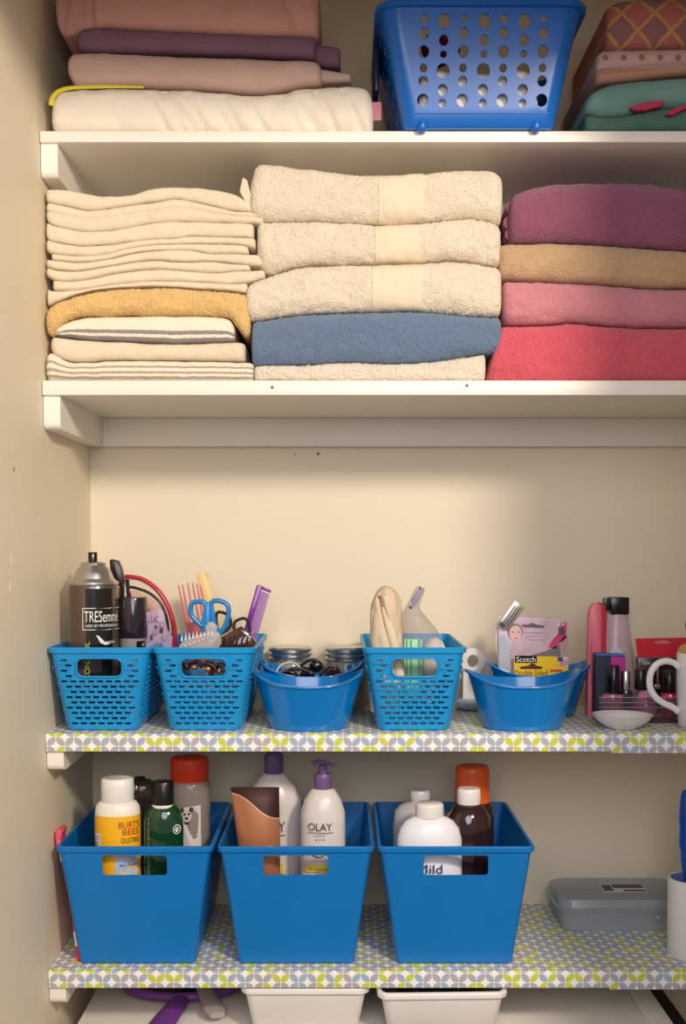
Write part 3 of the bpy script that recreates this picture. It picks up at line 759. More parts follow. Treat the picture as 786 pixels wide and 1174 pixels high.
# headbands
def arc_px(pts,Y,dy=0): return [P(a,b,Y+dy*i) for i,(a,b) in enumerate(pts)]
Y=.165
t=thing('headband','glossy red toothed headband standing behind the black capped bottle','headband',P(200,760,Y))
hb=[(98,762),(94,740),(96,715),(104,690),(118,672),(140,662),(152,661.5),(165,665),(180,676),(192,694),(199,716),(200,738),(197,762)]
bm=BM(); tube(bm,smoothpath(arc_px(hb,Y),6),lambda q:.0026+.0022*max(0,(q-.45)),n=10,sx=1.15,sy=1.9); M_rb=plain('red_plastic',(196,46,66),.25)
obj('band',bm,M_rb,t,60)
bm=BM()
pth=smoothpath(arc_px(hb,Y),8)
for i in range(26,72,1):
    p=pth[i]; cc=P(148,725,Y); d=(cc-p).normalized(); tube(bm,[p,p+d*.0052],lambda q:.0007*(1-.5*q),n=5,up=Vector((0,1,0)))
obj('teeth',bm,M_rb,t)
hb2=[(102,762),(98,735),(106,702),(122,683),(145,673.5),(160,675.5),(174,682),(186,695),(192,715),(192,740),(190,762)]
t=thing('headband','thin dark brown headband inside the curve of the red one','headband',P(190,762,.148))
bm=BM(); tube(bm,smoothpath(arc_px(hb2,.148),6),.0022,n=10,sy=1.6); obj('band',bm,M_br,t,60)
hb3=[(112,762),(106,738),(114,708),(130,690),(148,684),(163,688),(176,698),(183,716),(183,740),(181,762)]
t=thing('headband','wide pinkish beige fabric headband, innermost of the three headbands','headband',P(181,762,.135))
bm=BM(); tube(bm,smoothpath(arc_px(hb3,.135),6),.0085,n=12,sx=1.0,sy=.5,up=Vector((0,1,0))); obj('band',bm,plain('beige_fabric',(205,165,145),.8,bump=.4,bscale=300),t,60)
# clear clip package
Y=.075
M_lil=glassy('lilac_plastic',(220,196,226),.12,.6,(238,226,242))
bm=BM(); prism(bm,[(167,702),(184,696.5),(188,703),(191,722),(198,730),(196,748),(176,752),(171,745)],Y,.004,.0008)
t=thing('clip_package','clear lilac plastic clip package leaning by the red headband','package',base_of(bm)); obj('plastic_card',bm,M_lil,t)
bm=BM()
for a in ((186,716),(178,724),(188,731),(181,738)):
    p=P(*a,Y-.002); lathe(bm,p.x,p.y,[(.001,p.z-.004),(.0035,p.z-.003),(.0038,p.z+.002),(.001,p.z+.004)],n=10)
obj('blister',bm,M_clear,t)
lettering('LILAC',170,706,182,714,Y,plain('purple_print',(96,60,120),.4),t)
bm=BM()
for q in ((177,717,180,721),(183,720,187,726),(172,728,175,734)): box(bm,P(q[0],ROW,Y).x,P(q[2],ROW,Y).x,Y-.001,Y,P(0,q[3],Y).z,P(0,q[1],Y).z)
obj('printed_squares',bm,plain('dark_purple_print',(70,50,88),.5),t)
bm=BM(); prism(bm,[(162,716),(171,714),(174,750),(163,750)],.083,.002,.0003)
single('paper_slip','small pale paper slip beside the black capped bottle','paper',bm,plain('pale_paper',(215,215,225),.7))
# ---------------------------------------------------------------- basket with combs
Y=.165
bm=BM()
M_pc=plain('pink_pick_plastic',(226,120,124),.3)
tops=[(204.5,671),(209,670),(215,668),(220.5,667.5),(225.5,669),(229,671)]
bots=[(214,716),(218,718),(223,718),(229,717),(234,716),(239,715)]
t=thing('hair_pick','pink long toothed hair pick behind the blue scissors','comb',P(224,760,Y))
for a,b in zip(tops,bots): tube(bm,[P(*a,Y),P((a[0]+b[0])/2,(a[1]+b[1])/2,Y),P(*b,Y)],lambda q:.0010+.0009*q,n=7)
obj('teeth',bm,M_pc,t)
bm=BM(); prism(bm,[(211,712),(226,716),(242,711),(245,722),(238,732),(240,765),(228,765),(226,735),(216,728)],Y-.002,.004,.001); obj('handle',bm,M_pc,t)
Y=.18
def comb(name,lab,q,Y,m,spine=.35,nt_=26,th=.0035,m2=None):
    """q: four px corners tl,tr,br,bl; spine on the left"""
    tl,tr,br,bl=[Vector(v) for v in q]
    t=thing(name,lab,'comb',P(bl.x,bl.y,Y))
    def at(u,v): a=tl.lerp(tr,u); b=bl.lerp(br,u); return a.lerp(b,v)
    bm=BM(); o=[at(0,.03),at(.08,0),at(spine,0)]+[at(spine,1),at(0,1)]
    prism(bm,[tuple(x) for x in o],Y,th,.0006); prism(bm,[tuple(x) for x in (at(spine-.05,0),at(.95,0),at(1,.02),at(1,.045),at(spine-.05,.05))],Y,th,.0004)
    obj('spine',bm,m,t)
    bm=BM()
    for i in range(nt_):
        v=.07+(.9*i)/nt_; w=.9/nt_*.8
        prism(bm,[tuple(x) for x in (at(spine-.03,v),at(.93,v+.004),at(1,v+w/2),at(.93,v+w),at(spine-.03,v+w))],Y+.0006,th*.6)
    obj('teeth',bm,m2 or m,t)
    return t
comb('comb','golden beige plastic comb standing behind the blue scissors',((224.5,658),(240.5,656.5),(264,735),(246,735)),.178,plain('gold_plastic',(232,200,130),.3),.62,30,.004,plain('gold_plastic_pale',(236,212,160),.3))
comb('comb','purple comb leaning to the right at the basket edge',((294.5,669.5),(311,676.5),(289,752),(272,748)),.155,plain('purple_plastic',(120,44,150),.2,coat=.4),.36,34,.004,plain('purple_plastic_teeth',(150,84,178),.25))
# scissors
Y=.085; M_sc=plain('scissor_blue',(18,134,206),.25,coat=.3)
t=thing('scissors','scissors with light blue handles standing in the comb basket','scissors',P(238,770,Y))
def loop(pts,r=.0030,sy=1.3,Y=Y):
    bm=BM(); tube(bm,smoothpath([P(a,b,Y) for a,b in pts],6,True),r,n=10,closed=True,sx=1.15,sy=sy); return bm
bm=loop([(220,692),(228,689.5),(234,691),(236,700),(235,713),(232,717.5),(226,713),(219,704)])
prism(bm,[(230,712),(237,690),(240,690),(241,725),(243,742),(236,742),(232,728)],Y-.003,.006,.0012); obj('handle',bm,M_sc,t,60)
bm=loop([(243,690),(252,689),(260,693),(262,701),(260,712),(254,724),(248,727),(244,712),(242,700)],Y=Y+.004)
prism(bm,[(238,690),(244,690),(247,715),(253,724),(248,742),(241,742),(240,712)],Y+.001,.006,.0012); obj('handle',bm,M_sc,t,60)
bm=BM(); prism(bm,[(236,741),(242,741),(236,800),(234,800)],Y-.0005,.0015); prism(bm,[(242,741),(248,741),(246,800),(243,800)],Y+.0015,.0015); obj('blade',bm,M_silver,t)
# clear claw clip
M_cl=glassy('clear_clip',(232,226,222),.06,.6)
t=thing('claw_clip','clear plastic claw hair clip at the front of the comb basket','hair clip',P(232,755,.05))
bm=BM(); prism(bm,[(204,742),(208,736),(220,731),(232,726),(246,722),(252,727),(254,738),(246,748),(230,752),(210,752)],.045,.007,.002); prism(bm,[(236,728),(235,718),(239,713),(244,713),(249,718),(247,730)],.047,.005,.0015)
obj('jaw',bm,M_cl,t,60)
bm=BM()
for i in range(9): x=207+i*4.3; prism(bm,[(x,735-i*.9),(x+1.5,726.5-i*.9+(i>4)*2),(x+2.6,735-i*.9)],.044,.003)
for i in range(7): x=212+i*5.2; p=P(x,741-i*1.8,.0435); lathe(bm,p.x,p.y,[(.0004,p.z-.0016),(.0016,p.z),(.0004,p.z+.0016)],n=8)
obj('teeth',bm,plain('pale_clip_teeth',(232,226,222),.2),t)
# brown claw clip + ties
M_bc=plain('tortoise_brown',(72,40,26),.15,coat=.6,var=.5,vscale=90)
t=thing('claw_clip','glossy dark brown claw hair clip by the purple comb','hair clip',P(268,755,.06))
bm=BM(); prism(bm,[(241,745),(244,737),(252,731),(262,726),(270,721),(276,718),(281,722),(286,728),(291,733),(294,738),(291,745),(280,752),(250,752)],.055,.012,.003); obj('jaw',bm,M_bc,t,60)
bm=BM()
for i in range(7):
    x=246+i*6; tube(bm,smoothpath([P(x,744,.053),P(x+2,736-i,.050),P(x+6,731-i*.6,.054)],4),lambda q:.0016*(1-.6*q),n=7)
obj('teeth',bm,M_bc,t,60)
for pts,lab,yy in (([(248,704),(256,702.5),(263,708),(264,717),(258,724),(250,725)],'black elastic hair tie looped beside the scissor handle',.1),
                 ([(268,716),(272,711),(280,709),(285,714),(286,724),(279,729),(270,726)],'dark brown elastic hair tie above the brown claw clip',.09)):
    bm=BM(); tube(bm,smoothpath([P(a,b,yy) for a,b in pts],5,True),.0022,n=9,closed=True)
    single('hair_tie',lab,'hair tie',bm,plain('dark_elastic',(38,24,20),.6,bump=.5,bscale=800),None,60)
# tangle of clips that fills the basket behind the hand hole
fill=[((206,768),.020,13),((222,766),.024,12),((238,768),.022,13),((250,770),.028,12),((214,788),.05,14),((240,790),.05,14)]
for i,((a,b),yy,r) in enumerate(fill):
    p=P(a,b,yy+.02); k=.0012*r*.75; t=thing('bobble_clip','small brown hair clip seen through the comb basket hand hole','hair clip',Vector((p.x,p.y,p.z-k)),'brown hair clips seen through the hand hole')
    bm=BM(); R_=Matrix.Rotation(random.uniform(-.8,.8),3,'Y')
    for sg in (-1,1):
        pts=[p+R_@Vector((k*math.cos(a_)*1.0,sg*.003,k*.75*math.sin(a_))) for a_ in [PI*.05+q*PI*.9/9 for q in range(10)]]
        tube(bm,pts,.0026,n=8,sx=1.3)
    obj('jaw',bm,M_bc,t,60)
    bm=BM(); box(bm,p.x-.004,p.x+.004,p.y-.006,p.y+.006,p.z-.002,p.z+.004,.001); obj('spring',bm,plain('bronze_metal',(190,130,90),.3,metal=.8),t)
# ---------------------------------------------------------------- rear left tub contents
def sunglass(pts,lens,Y,lab,m):
    t=thing('sunglasses',lab,'sunglasses',P(lens[0][0],lens[0][1]+8,Y))
    for (a,b,ra,rb) in lens:
        bm=BM(); c=P(a,b,Y); k=S(Y)
        L=[]
        for yy,s in ((-.004,.82),(-.002,.96),(.0,1),(.003,.95)):
            L.append([(c.x+ra*k*s*math.cos(2*PI*i/24),c.y+yy,c.z+rb*k*s*math.sin(2*PI*i/24)) for i in range(24)])
        rings(bm,L); obj('lens',bm,m,t,60)
    bm=BM(); tube(bm,smoothpath([P(a,b,Y) for a,b in pts],5),.0025,n=8); obj('frame',bm,m,t,60)
sunglass([(322,775),(334,767),(348,768),(360,773)],[(331,774,10,6),(352,774,9,5.5)],.165,'black sunglasses lying left in the rear tub',M_black)
sunglass([(344,764),(352,758),(362,757),(372,766)],[(362,764,7.5,7),(350,768,6,4)],.185,'black sunglasses standing up in the middle of the rear tub',M_black)
sunglass([(366,775),(372,768),(382,763),(392,774)],[(381,771,8,6),(391,774,4,5)],.16,'dark brown sunglasses lying right in the rear tub',plain('brown_gloss',(52,26,20),.12,coat=.6))
bm=BM(); k=S(.17); c=P(331,772,.17)
tube(bm,[Vector((c.x+14.5*k*math.cos(a),c.y+.02*math.sin(a),c.z+11*k*math.sin(a))) for a in [2*PI*i/36 for i in range(36)]],.0016,n=8,closed=True)
single('bangle','clear plastic ring leaning over the black sunglasses','bangle',bm,glassy('ring_plastic',(225,228,235),.1,.3),None,60)
# ---------------------------------------------------------------- cloth basket contents
Y=.06
bm=BM()
prof0=[(424,815,460,815),(424,780,461,780),(425,750,462,750),(424,730,461,730),(424,705,461,705),(427,690,459.5,692),(431,680,457,684),(436,674,452,676),(441,671.5,446,672)]
prof=[]
for u_,v_ in zip(prof0,prof0[1:]):
    for q_ in range(5): prof.append(tuple(u_[m_]+(v_[m_]-u_[m_])*q_/5 for m_ in range(4)))
prof.append(prof0[-1])
rs=[]
for (a,b,c_,d) in prof:
    p,q=P(a,b,Y),P(c_,d,Y); cx=(p+q)/2; w=(q.x-p.x)/2; ring=[]
    for i in range(90):
        an=2*PI*i/90; co,si=math.cos(an),math.sin(an)
        x=cx.x+w*co; y=cx.y+.021*si*min(1,w/.012)
        # long fold crease on the front right
        xl=P(436+(b-690)*.26,b,Y).x; dx=(x-xl)/.0022
        if si<0 and b>=684: y+=.013*math.exp(-dx*dx); y-=.0035*math.exp(-((x-xl-.006)/.004)**2)
        nn=noise.noise(Vector((x*60,cx.z*40,si*3)))*.0022+.0008*noise.noise(Vector((x*170,cx.z*170,si*9)))
        ring.append((x+co*nn,y+si*nn,cx.z+(co*(d-b)*-.5*S(Y))))
    rs.append(ring)
rings(bm,rs)
t=thing('rolled_cloth','tan quilted cloth rolled up and standing in the wicker basket','cloth roll',base_of(bm)); obj('outer_layer',bm,plain('tan_quilt',(222,202,172),.9,bump=.8,bscale=130,var=.1,vscale=60),t,60)
bm=BM(); 
pth=smoothpath([P(440,696,.043),P(444,710,.0405),P(449,728,.0395),P(454,748,.040),P(458,775,.042)],6)
tube(bm,pth,lambda q:.0030+.0022*math.sin(PI*min(1,q*1.6)*.5),n=10,sy=.8,sx=1.3); obj('inner_edge',bm,plain('cream_quilt_edge',(226,207,178),.9,bump=.6,bscale=200),t,60)
# plastic bag with green boxes and white roll
Y=.085
def blob(c,rx,ry,rz,seed,amp=.1,n=24):
    bm=BM(); bmesh.ops.create_icosphere(bm,subdivisions=4,radius=1)
    for v in bm.verts:
        d=v.co.normalized(); f=1+amp*noise.noise(d*2.2+Vector((seed,0,0)))+amp*.5*noise.noise(d*6+Vector((0,seed,0)))
        v.co=Vector((c.x+rx*d.x*f,c.y+ry*d.y*f,c.z+rz*d.z*f))
    return bm
k=S(Y)
M_bag=glassy('bag_plastic',(235,233,233),.12,.88)
bm=BM(); prof=[(462,800,512,800),(462,770,512,770),(462,748,511,750),(462,728,507,738),(460,712,500,722),(462,702,489,708),(466,694,480,697),(470,686,482,689),(474,678,486,680),(478,672,487,674)]
rs=[]
for a,b,c_,d in prof:
    p,q=P(a,b,Y),P(c_,d,Y); cx=(p+q)/2; w=(q.x-p.x)/2
    rs.append([(cx.x+w*math.cos(an)*(1+.06*math.sin(an*7+b)),cx.y+.024*min(1,w/.015)*math.sin(an),cx.z-math.cos(an)*(d-b)*.5*k) for an in [2*PI*i/36 for i in range(36)]])
rings(bm,rs)
t=thing('plastic_bag','clear plastic bag standing in the basket beside the rolled cloth','bag',base_of(bm)); obj('bag_film',bm,M_bag,t,60)
bm=BM(); prism(bm,[(471,688),(481,673),(486,675),(478,692),(473,697)],Y-.004,.003,.0005); obj('printed_tab',bm,plain('lavender_print',(164,150,196),.4),t)
bm=BM(); prism(bm,[(480,672.5),(481.5,672),(483,676),(481.5,676.5)],Y-.005,.004); prism(bm,[(469,694),(473,696),(471.5,699),(468.5,697)],Y-.005,.004); obj('black_seam',bm,M_black,t)
bm=BM(); prism(bm,[(463,733),(484,733),(484,800),(463,800)],.062,.02,.001)
t=thing('green_box','light green boxes inside the clear plastic bag','box',base_of(bm)); obj('box_body',bm,plain('pale_green',(160,214,176),.4),t)
bm=BM(); 
for x in (465,470,479): prism(bm,[(x,733.5),(x+2,733.5),(x+2,799),(x,799)],.0612,.001)
obj('green_stripe',bm,plain('mid_green',(96,170,120),.4),t)
c=P(498,757,.088); bm=blob(c,15*k,.017,26*k,3,.08)
single('cotton_roll','white cotton bundle inside the clear plastic bag','cotton',bm,plain('cotton_white',(246,240,234),.9,bump=.5,bscale=150),None,60)
ROW=790
# ---------------------------------------------------------------- white handled gadget between basket and tub
Y=.225; k=S(Y)
t=thing('bath_gadget','white plastic stand with a ring top between the basket and tub','gadget',Vector((P(540,ROW,Y).x,Y,Z3)))
bm=BM(); c=P(542,758,Y)
for yy0,yy1 in ((0,.012),):
    ou=[(c.x+14*k*math.cos(a),c.z+15*k*math.sin(a)) for a in [2*PI*i/32 for i in range(32)]]; inn=[(c.x+6.5*k*math.cos(a),c.z+7.5*k*math.sin(a)) for a in [2*PI*i/32 for i in range(32)]]
    L=[[(x,Y,z) for x,z in ou],[(x,Y+.014,z) for x,z in ou],[(x,Y+.014,z) for x,z in inn],[(x,Y,z) for x,z in inn],[(x,Y,z) for x,z in ou]]
    rings(bm,L,False,False); bmesh.ops.remove_doubles(bm,verts=bm.verts,dist=1e-6)
obj('ring_top',bm,M_whitep,t,60)
bm=BM(); prism(bm,[(529,768),(541,772),(552,768),(553,782),(548,790),(546,800),(551,812),(528,812),(532,795)],Y+.001,.012,.002); obj('neck',bm,M_whitep,t,60)
bm=BM(); lathe(bm,P(541,ROW,Y).x,Y-.002,[(.020,Z3+.0008),(.026,Z3+.004),(.026,Z3+.012),(.022,Z3+.016)],sy=.9); obj('foot',bm,plain('pale_grey_plastic',(180,188,205),.3),t,60)
# ---------------------------------------------------------------- carded packages in the rear right tub
Y=.150
bm=BM(); prism(bm,[(571,716),(574,709),(600,707.5),(648,711),(650.5,716),(651,800),(571,800)],Y,.006,.0012)
t=thing('mask_packet','silvery pink face mask packet standing in the rear tub','packet',base_of(bm)); obj('foil_pouch',bm,plain('pink_foil',(222,196,214),.25,metal=.25,var=.2,vscale=40),t)
mark('magenta_swirl',[(628,742),(634,732),(644,722),(640,712),(649,713),(649,732),(641,737),(636,744)],Y,plain('magenta_print',(206,60,104),.35),t)
mark('silver_corner',[(572,730),(578,727),(584,745),(586,790),(572,790)],Y,plain('silver_foil',(215,222,232),.2,metal=.5),t)
mark('slate_shape',[(606,752),(626,746),(641,739),(643,754)],Y,plain('slate_print',(120,112,122),.4),t)
mark('arm_shape',[(641,737),(645,730),(650,728),(650,760),(645,752)],Y,plain('skin_print_dark',(186,150,148),.5),t)
# printed face, turned to the side, hair as an oval around it
def disc(name,cx,cy,rx,ry,Y,m,parent,eps=.0006):
    return mark(name,[(cx+rx*math.cos(2*PI*i/24),cy+ry*math.sin(2*PI*i/24)) for i in range(24)],Y,m,parent,eps=eps)
disc('printed_hair',590,724,9,9.5,Y,plain('print_hair',(150,120,130),.5),t,.0008)
disc('printed_face',590.5,726,7,9,Y,plain('print_face',(226,190,182),.5),t,.0011)
for a in (587.5,594): disc('printed_eye',a,724.6,1.2,.7,Y,plain('print_eye',(70,50,50),.5),t,.0014)
disc('printed_lips',591,731.5,2,.8,Y,plain('print_lips',(200,100,105),.5),t,.0014)
mark('hang_hole',[(597,716),(605,716),(610,714),(614,716),(623,717),(623,720),(600,719)],Y,plain('hole_brown',(110,92,92),.7),t,eps=.0008)
lettering('20',638,710.5,647,717,Y,M_tagw,t,eps=.001)
mark('barcode',[(640,719),(647,719),(647,728),(640,728)],Y,plain('barcode_grey',(90,70,80),.6),t,eps=.0009)
for q in ((600,725,622,726),(602,729,618,730),(606,733,624,734)): mark('printed_line',[(q[0],q[1]),(q[2],q[1]),(q[2],q[3]),(q[0],q[3])],Y,plain('mauve_print',(176,140,160),.5),t,eps=.0008)
Y=.137
bm=BM(); prism(bm,[(589,752),(651,753),(651,800),(589,800)],Y,.0015)
t=thing('tape_package','yellow double sided tape package in front of the pink packet','package',base_of(bm)); obj('card',bm,plain('tape_yellow',(240,198,30),.35),t)
mark('black_logo_panel',[(590,751.5),(615,751.8),(615,760),(590,760)],Y,M_black,t)
lettering('Scotch',591.5,752.8,613.5,759,Y,M_tagw,t,eps=.0012)
lettering('Double Sided',590,768,627,774.5,Y,plain('dark_print',(50,34,26),.5),t)
mark('hang_hole',[(595,764.5),(606,763),(608,760.5),(611,760.5),(613,763),(622,764.5),(620,767),(597,767)],Y,plain('hole_dark',(80,44,30),.7),t)
mark('red_panel',[(630.5,767.5),(644.5,767.5),(644.5,770.5),(630.5,770.5)],Y,plain('red_print',(210,66,50),.5),t)
mark('flag_field',[(639,753),(651,753.5),(651,764.5),(639.5,763)],Y,plain('flag_white',(214,210,214),.5),t,eps=.0008)
mark('flag_canton',[(639,753),(645,753.2),(645,758.5),(639,758)],Y,plain('flag_blue',(50,70,140),.5),t,eps=.0012)
for i in range(3): mark('flag_stripe',[(641,759+i*1.8),(651,755.5+i*2.6),(651,756.6+i*2.6),(641,760+i*1.8)],Y,plain('flag_red',(200,60,70),.5),t,eps=.0012)
bm=BM(); prism(bm,[(571,718),(573,711),(590,688),(601,697),(583,722),(577,722)],.143,.004,.0006)
t=thing('foil_strip','small silver printed strip pack leaning on the pink packet','strip pack',base_of(bm)); obj('foil',bm,plain('dull_silver',(168,160,155),.3,metal=.5),t)
for i in range(3): mark('printed_line',[(576+i*2.5,714+i*1.5),(590+i*2.5,694+i*1.5),(591+i*2.5,695+i*1.5),(577+i*2.5,715+i*1.5)],.143,plain('strip_print',(80,72,72),.5),t)
mark('dark_end',[(572,716),(577,720),(579,717),(574,713)],.143,plain('strip_dark',(50,36,34),.5),t)
bm=BM(); tube(bm,smoothpath([P(576,800,.158),P(571,760,.158),P(568.5,735,.158),P(570,715,.158),P(574,706,.158)],5),.0016,n=8)
single('cable_tie','white curved plastic strip along the left side of pink packet','strip',bm,M_whitep,None,60)
# ---------------------------------------------------------------- nail corner on the right
Y=.150
bm=BM(); prism(bm,[(667,820),(675,700),(678,693),(684,690.5),(689,692.5),(690,820)],Y,.006,.001)
t=thing('nail_block','tall coral pink nail file holder with rounded top','nail file',Vector((P(678,ROW,Y).x,Y,Z3)))
bm.free(); bm=BM()
pr=[(674,823.5),(675,704),(677,696),(681,691.5),(686,690.5),(690,693),(695,702),(694,821)]
prism(bm,[(673,824),(675,706),(677,697),(681,692),(685,691),(689,694),(689.5,824)],Y,.018,.0015); obj('pink_face',bm,plain('coral_card',(232,112,132),.35),t)
bm=BM(); prism(bm,[(689.5,822),(689,694),(687,691.5),(690.5,691.5),(694,696),(695,703),(694.5,822)],Y+.001,.016,.0008); obj('red_edge',bm,plain('crimson_card',(196,44,66),.35),t)
lettering('SALON BOARDS',676.5,735,678.5,785,Y,plain('plum_print',(130,40,70),.5),t,turn=90)
Y=.19
k=S(Y); c=P(711,760,Y)
Y=.232; k=S(Y); c=P(707.5,760,Y)
t=thing('remover_bottle','cloudy nail polish remover bottle with square black cap','bottle',Vector((c.x,Y,Z3)))
def Zy(py): return P(0,py,Y).z
bm=BM(); pr=[(703,705,.010),(702,712,.0115),(699,735,.0165),(697,760,.0225),(695,785,.028),(694,812,.031)]
lathe(bm,c.x,Y,[(.029,Z3+.0008),(.031,Z3+.004),(.031,Zy(800)),(.028,Zy(775)),(.0225,Zy(745)),(.0175,Zy(720)),(.0155,Zy(707)),(.0150,Zy(703))],sy=.6); obj('bottle_body',bm,plain('cloudy_plastic',(208,188,196),.25,sub=.2),t,60)
bm=BM(); box(bm,P(697,ROW,Y).x,P(718,ROW,Y).x,Y-.012,Y+.012,Zy(704),Zy(684.5),.0015); box(bm,P(690,ROW,Y).x,P(699,ROW,Y).x,Y-.006,Y+.006,Zy(700),Zy(685.5),.001); obj('cap',bm,M_black,t)
bm=BM(); prism(bm,[(706+9*math.cos(a)*1.0,755-13*math.sin(a)) for a in [PI*i/14 for i in range(15)]],Y-.0195,.002); obj('label',bm,plain('pale_label',(226,222,232),.5),t)
Y=.123
bm=BM(); prism(bm,[(683,752),(700,752),(700,822),(682,822)],Y,.022,.0008)
t=thing('buffer_block','four sided nail buffer block in slate, magenta and blue','nail buffer',base_of(bm)); 
for v in bm.verts: pass
obj('slate_side',bm,plain('slate_foam',(52,58,76),.8),t)
bm=BM(); prism(bm,[(700.2,752.5),(717,753),(716,822),(700.2,822)],Y+.0005,.021,.0008); obj('magenta_side',bm,plain('magenta_foam',(188,54,150),.7),t)
bm=BM(); prism(bm,[(683,749.5),(698,749.5),(698,751.8),(683,751.8)],Y+.0005,.021,.0004); prism(bm,[(698.5,750),(716,750.5),(717,752.5),(698.5,752)],Y+.0005,.021,.0004); obj('blue_side',bm,plain('blue_foam',(70,120,190),.7),t)
def polish(cx,capx0,capx1,capt,capb,bw,bt,Y,lab,mcol,mcap,globe=False):
    c=P(cx,800,Y); k=S(Y)
    t=thing('nail_polish',lab,'nail polish',Vector((c.x,Y,Z3)))
    z=lambda py:P(0,py,Y).z
    r=bw/2*k
    zt=z(bt)
    zb=Z3+.0065
    if globe: pr=[(r*.75,zb),(r*.95,zb+.003),(r,zb+(zt-zb)*.35),(r*.85,zb+(zt-zb)*.75),(r*.5,zt),(r*.4,zt+.001)]
    else: pr=[(r*.93,zb),(r,zb+.002),(r,zt-.004),(r*.93,zt-.001),(r*.5,zt),(r*.4,zt+.001)]
    obj('glass_bottle',lathe(BM(),c.x,Y,pr,n=32),mcol,t,50)
    rc=(capx1-capx0)/2*k; xc=P((capx0+capx1)/2,ROW,Y).x
    obj('cap',lathe(BM(),xc,Y,[(rc*.95,z(capb)),(rc,z(capb)+.001),(rc*.95,z(capt)-.001),(rc*.85,z(capt))],n=28),mcap,t,50)
polish(701.5,696,710,762.5,795,25,795,.102,'dusty pink nail polish with tall black cap, leftmost of the polishes',plain('dusty_pink_polish',(206,132,158),.12,coat=.8),M_black)
polish(717,711.5,722,769,791,15,791,.106,'small dark nail polish with silver cap',plain('dark_polish',(40,36,46),.12,coat=.8),M_silver)
polish(740,727,741,767,790,27,792,.103,'round pale pink nail polish with black cap, in the middle',plain('pale_pink_polish',(228,156,182),.1,coat=.8),M_black,True)
polish(768,760,774,768,793,22,794,.106,'bright red pink nail polish behind the mug handle',plain('hot_pink_polish',(214,48,92),.12,coat=.8),M_black)
# clear rack holding the polishes
t=thing('polish_rack','low clear acrylic rack holding the nail polishes','rack',Vector((P(730,ROW,.11).x,.11,Z3)))
k=S(.09); xa,xb=P(686,ROW,.085).x,P(779,ROW,.085).x
bm=BM(); box(bm,xa,xb,.0845,.1215,Z3+.0006,Z3+.0036,.0005); obj('tray_floor',bm,plain('smoky_acrylic',(86,50,66),.15),t)
for y in (.0845,):
    bm=BM(); box(bm,xa,xb,y,y+.0015,Z3+.0036,P(0,800,y).z,.0003); obj('front_panel',bm,glassy('rack_acrylic',(225,215,220),.05,.95),t)
bm=BM(); 
for py in (799.5,805.5,811): box(bm,xa,xb,.0832,.0843,P(0,py+.4,.084).z,P(0,py-.4,.084).z)
obj('ledge',bm,glassy('rack_edge',(220,210,220),.05,.6),t)
# red hanging package with black base
Y=.172
bm=BM(); prism(bm,[(728,732),(786,731),(800,731),(800,752),(783,753),(731,754)],Y,.002)
t=thing('cosmetics_package','black cosmetics package with red header card behind the polishes','package',Vector((P(755,ROW,Y).x,Y,Z3)))
obj('red_header',bm,plain('header_red',(212,36,62),.35),t)
mark('hang_hole',[(748,736),(757,735),(760,733.5),(763,735),(769,736),(765,738),(752,738)],Y,plain('hole_pale',(206,120,120),.7),t)
bm=BM(); prism(bm,[(731,754),(800,753.5),(800,824),(734,824)],Y+.0005,.016,.001); obj('black_box',bm,plain('black_card',(22,16,20),.2),t)
lettering('Glow',736,757,745,762,Y,M_tagw,t,eps=.0004)
bm=BM(); 
for x in (752.5,): prism(bm,[(x,760),(x+2.2,760),(x+2.2,785),(x,785)],Y-.002,.002,.0004); prism(bm,[(x-2,785),(x+4,785),(x+4,790),(x-2,790)],Y-.002,.002,.0004)
obj('silver_applicator',bm,M_silver,t)
# small white bowl
Y=.0395; k=S(Y); c=P(713,820,Y)
M_por=plain('white_porcelain',(238,236,240),.12,coat=.5)
r=.0412; zr=P(0,819,Y).z
bm=lathe(BM(),c.x,Y,[(r*.42,Z3+.0008),(r*.46,Z3+.002),(r*.62,Z3+.005),(r*.85,Z3+(zr-Z3)*.62),(r*.98,zr-.001),(r*1.0,zr),(r*.965,zr),(r*.82,Z3+(zr-Z3)*.62),(r*.58,Z3+.0065),(r*.2,Z3+.0055)],n=64)
single('small_bowl','small shallow white porcelain bowl in front of the nail polishes','bowl',bm,M_por,None,60)
# mug
Y=.05; k=S(Y); r=.041; xm=P(776,ROW,Y).x+r; zt=P(0,750.5,Y-.03).z
t=thing('mug','white mug with green leafy print at the right edge','mug',Vector((xm,Y,Z3)))
bm=lathe(BM(),xm,Y,[(r*.86,Z3+.0008),(r*.93,Z3+.003),(r*.97,Z3+.02),(r,Z3+.06),(r,zt-.001),(r*.985,zt),(r*.93,zt-.001),(r*.92,Z3+.02),(r*.85,Z3+.006)],n=64); obj('cup',bm,M_por,t,60)
hp=[(779,766),(772,760),(762,758),(752,762),(745.5,772),(744.5,786),(750,798),(760,806),(771,811),(777,816)]
bm=BM(); tube(bm,smoothpath([P(a,b,Y) for a,b in hp],6),.0046,n=14,sx=1,sy=1); obj('handle',bm,M_por,t,60)
bm=sleeve(BM(),xm,Y,r+.0005,P(0,838,Y-.03).z,P(0,756,Y-.03).z,PI+.58,2*PI-.4,n=40)
mg,nt,bs=newmat('leafy_print'); tc=N(nt,'ShaderNodeTexCoord'); nzn=N(nt,'ShaderNodeTexNoise'); nzn.inputs['Scale'].default_value=90
nt.links.new(tc.outputs['Object'],nzn.inputs['Vector']); crn=N(nt,'ShaderNodeValToRGB'); crn.color_ramp.elements[0].color=lin((60,150,80)); crn.color_ramp.elements[0].position=.42
crn.color_ramp.elements[1].color=lin((170,205,130)); crn.color_ramp.elements[1].position=.55; e_=crn.color_ramp.elements.new(.66); e_.color=lin((230,180,60))
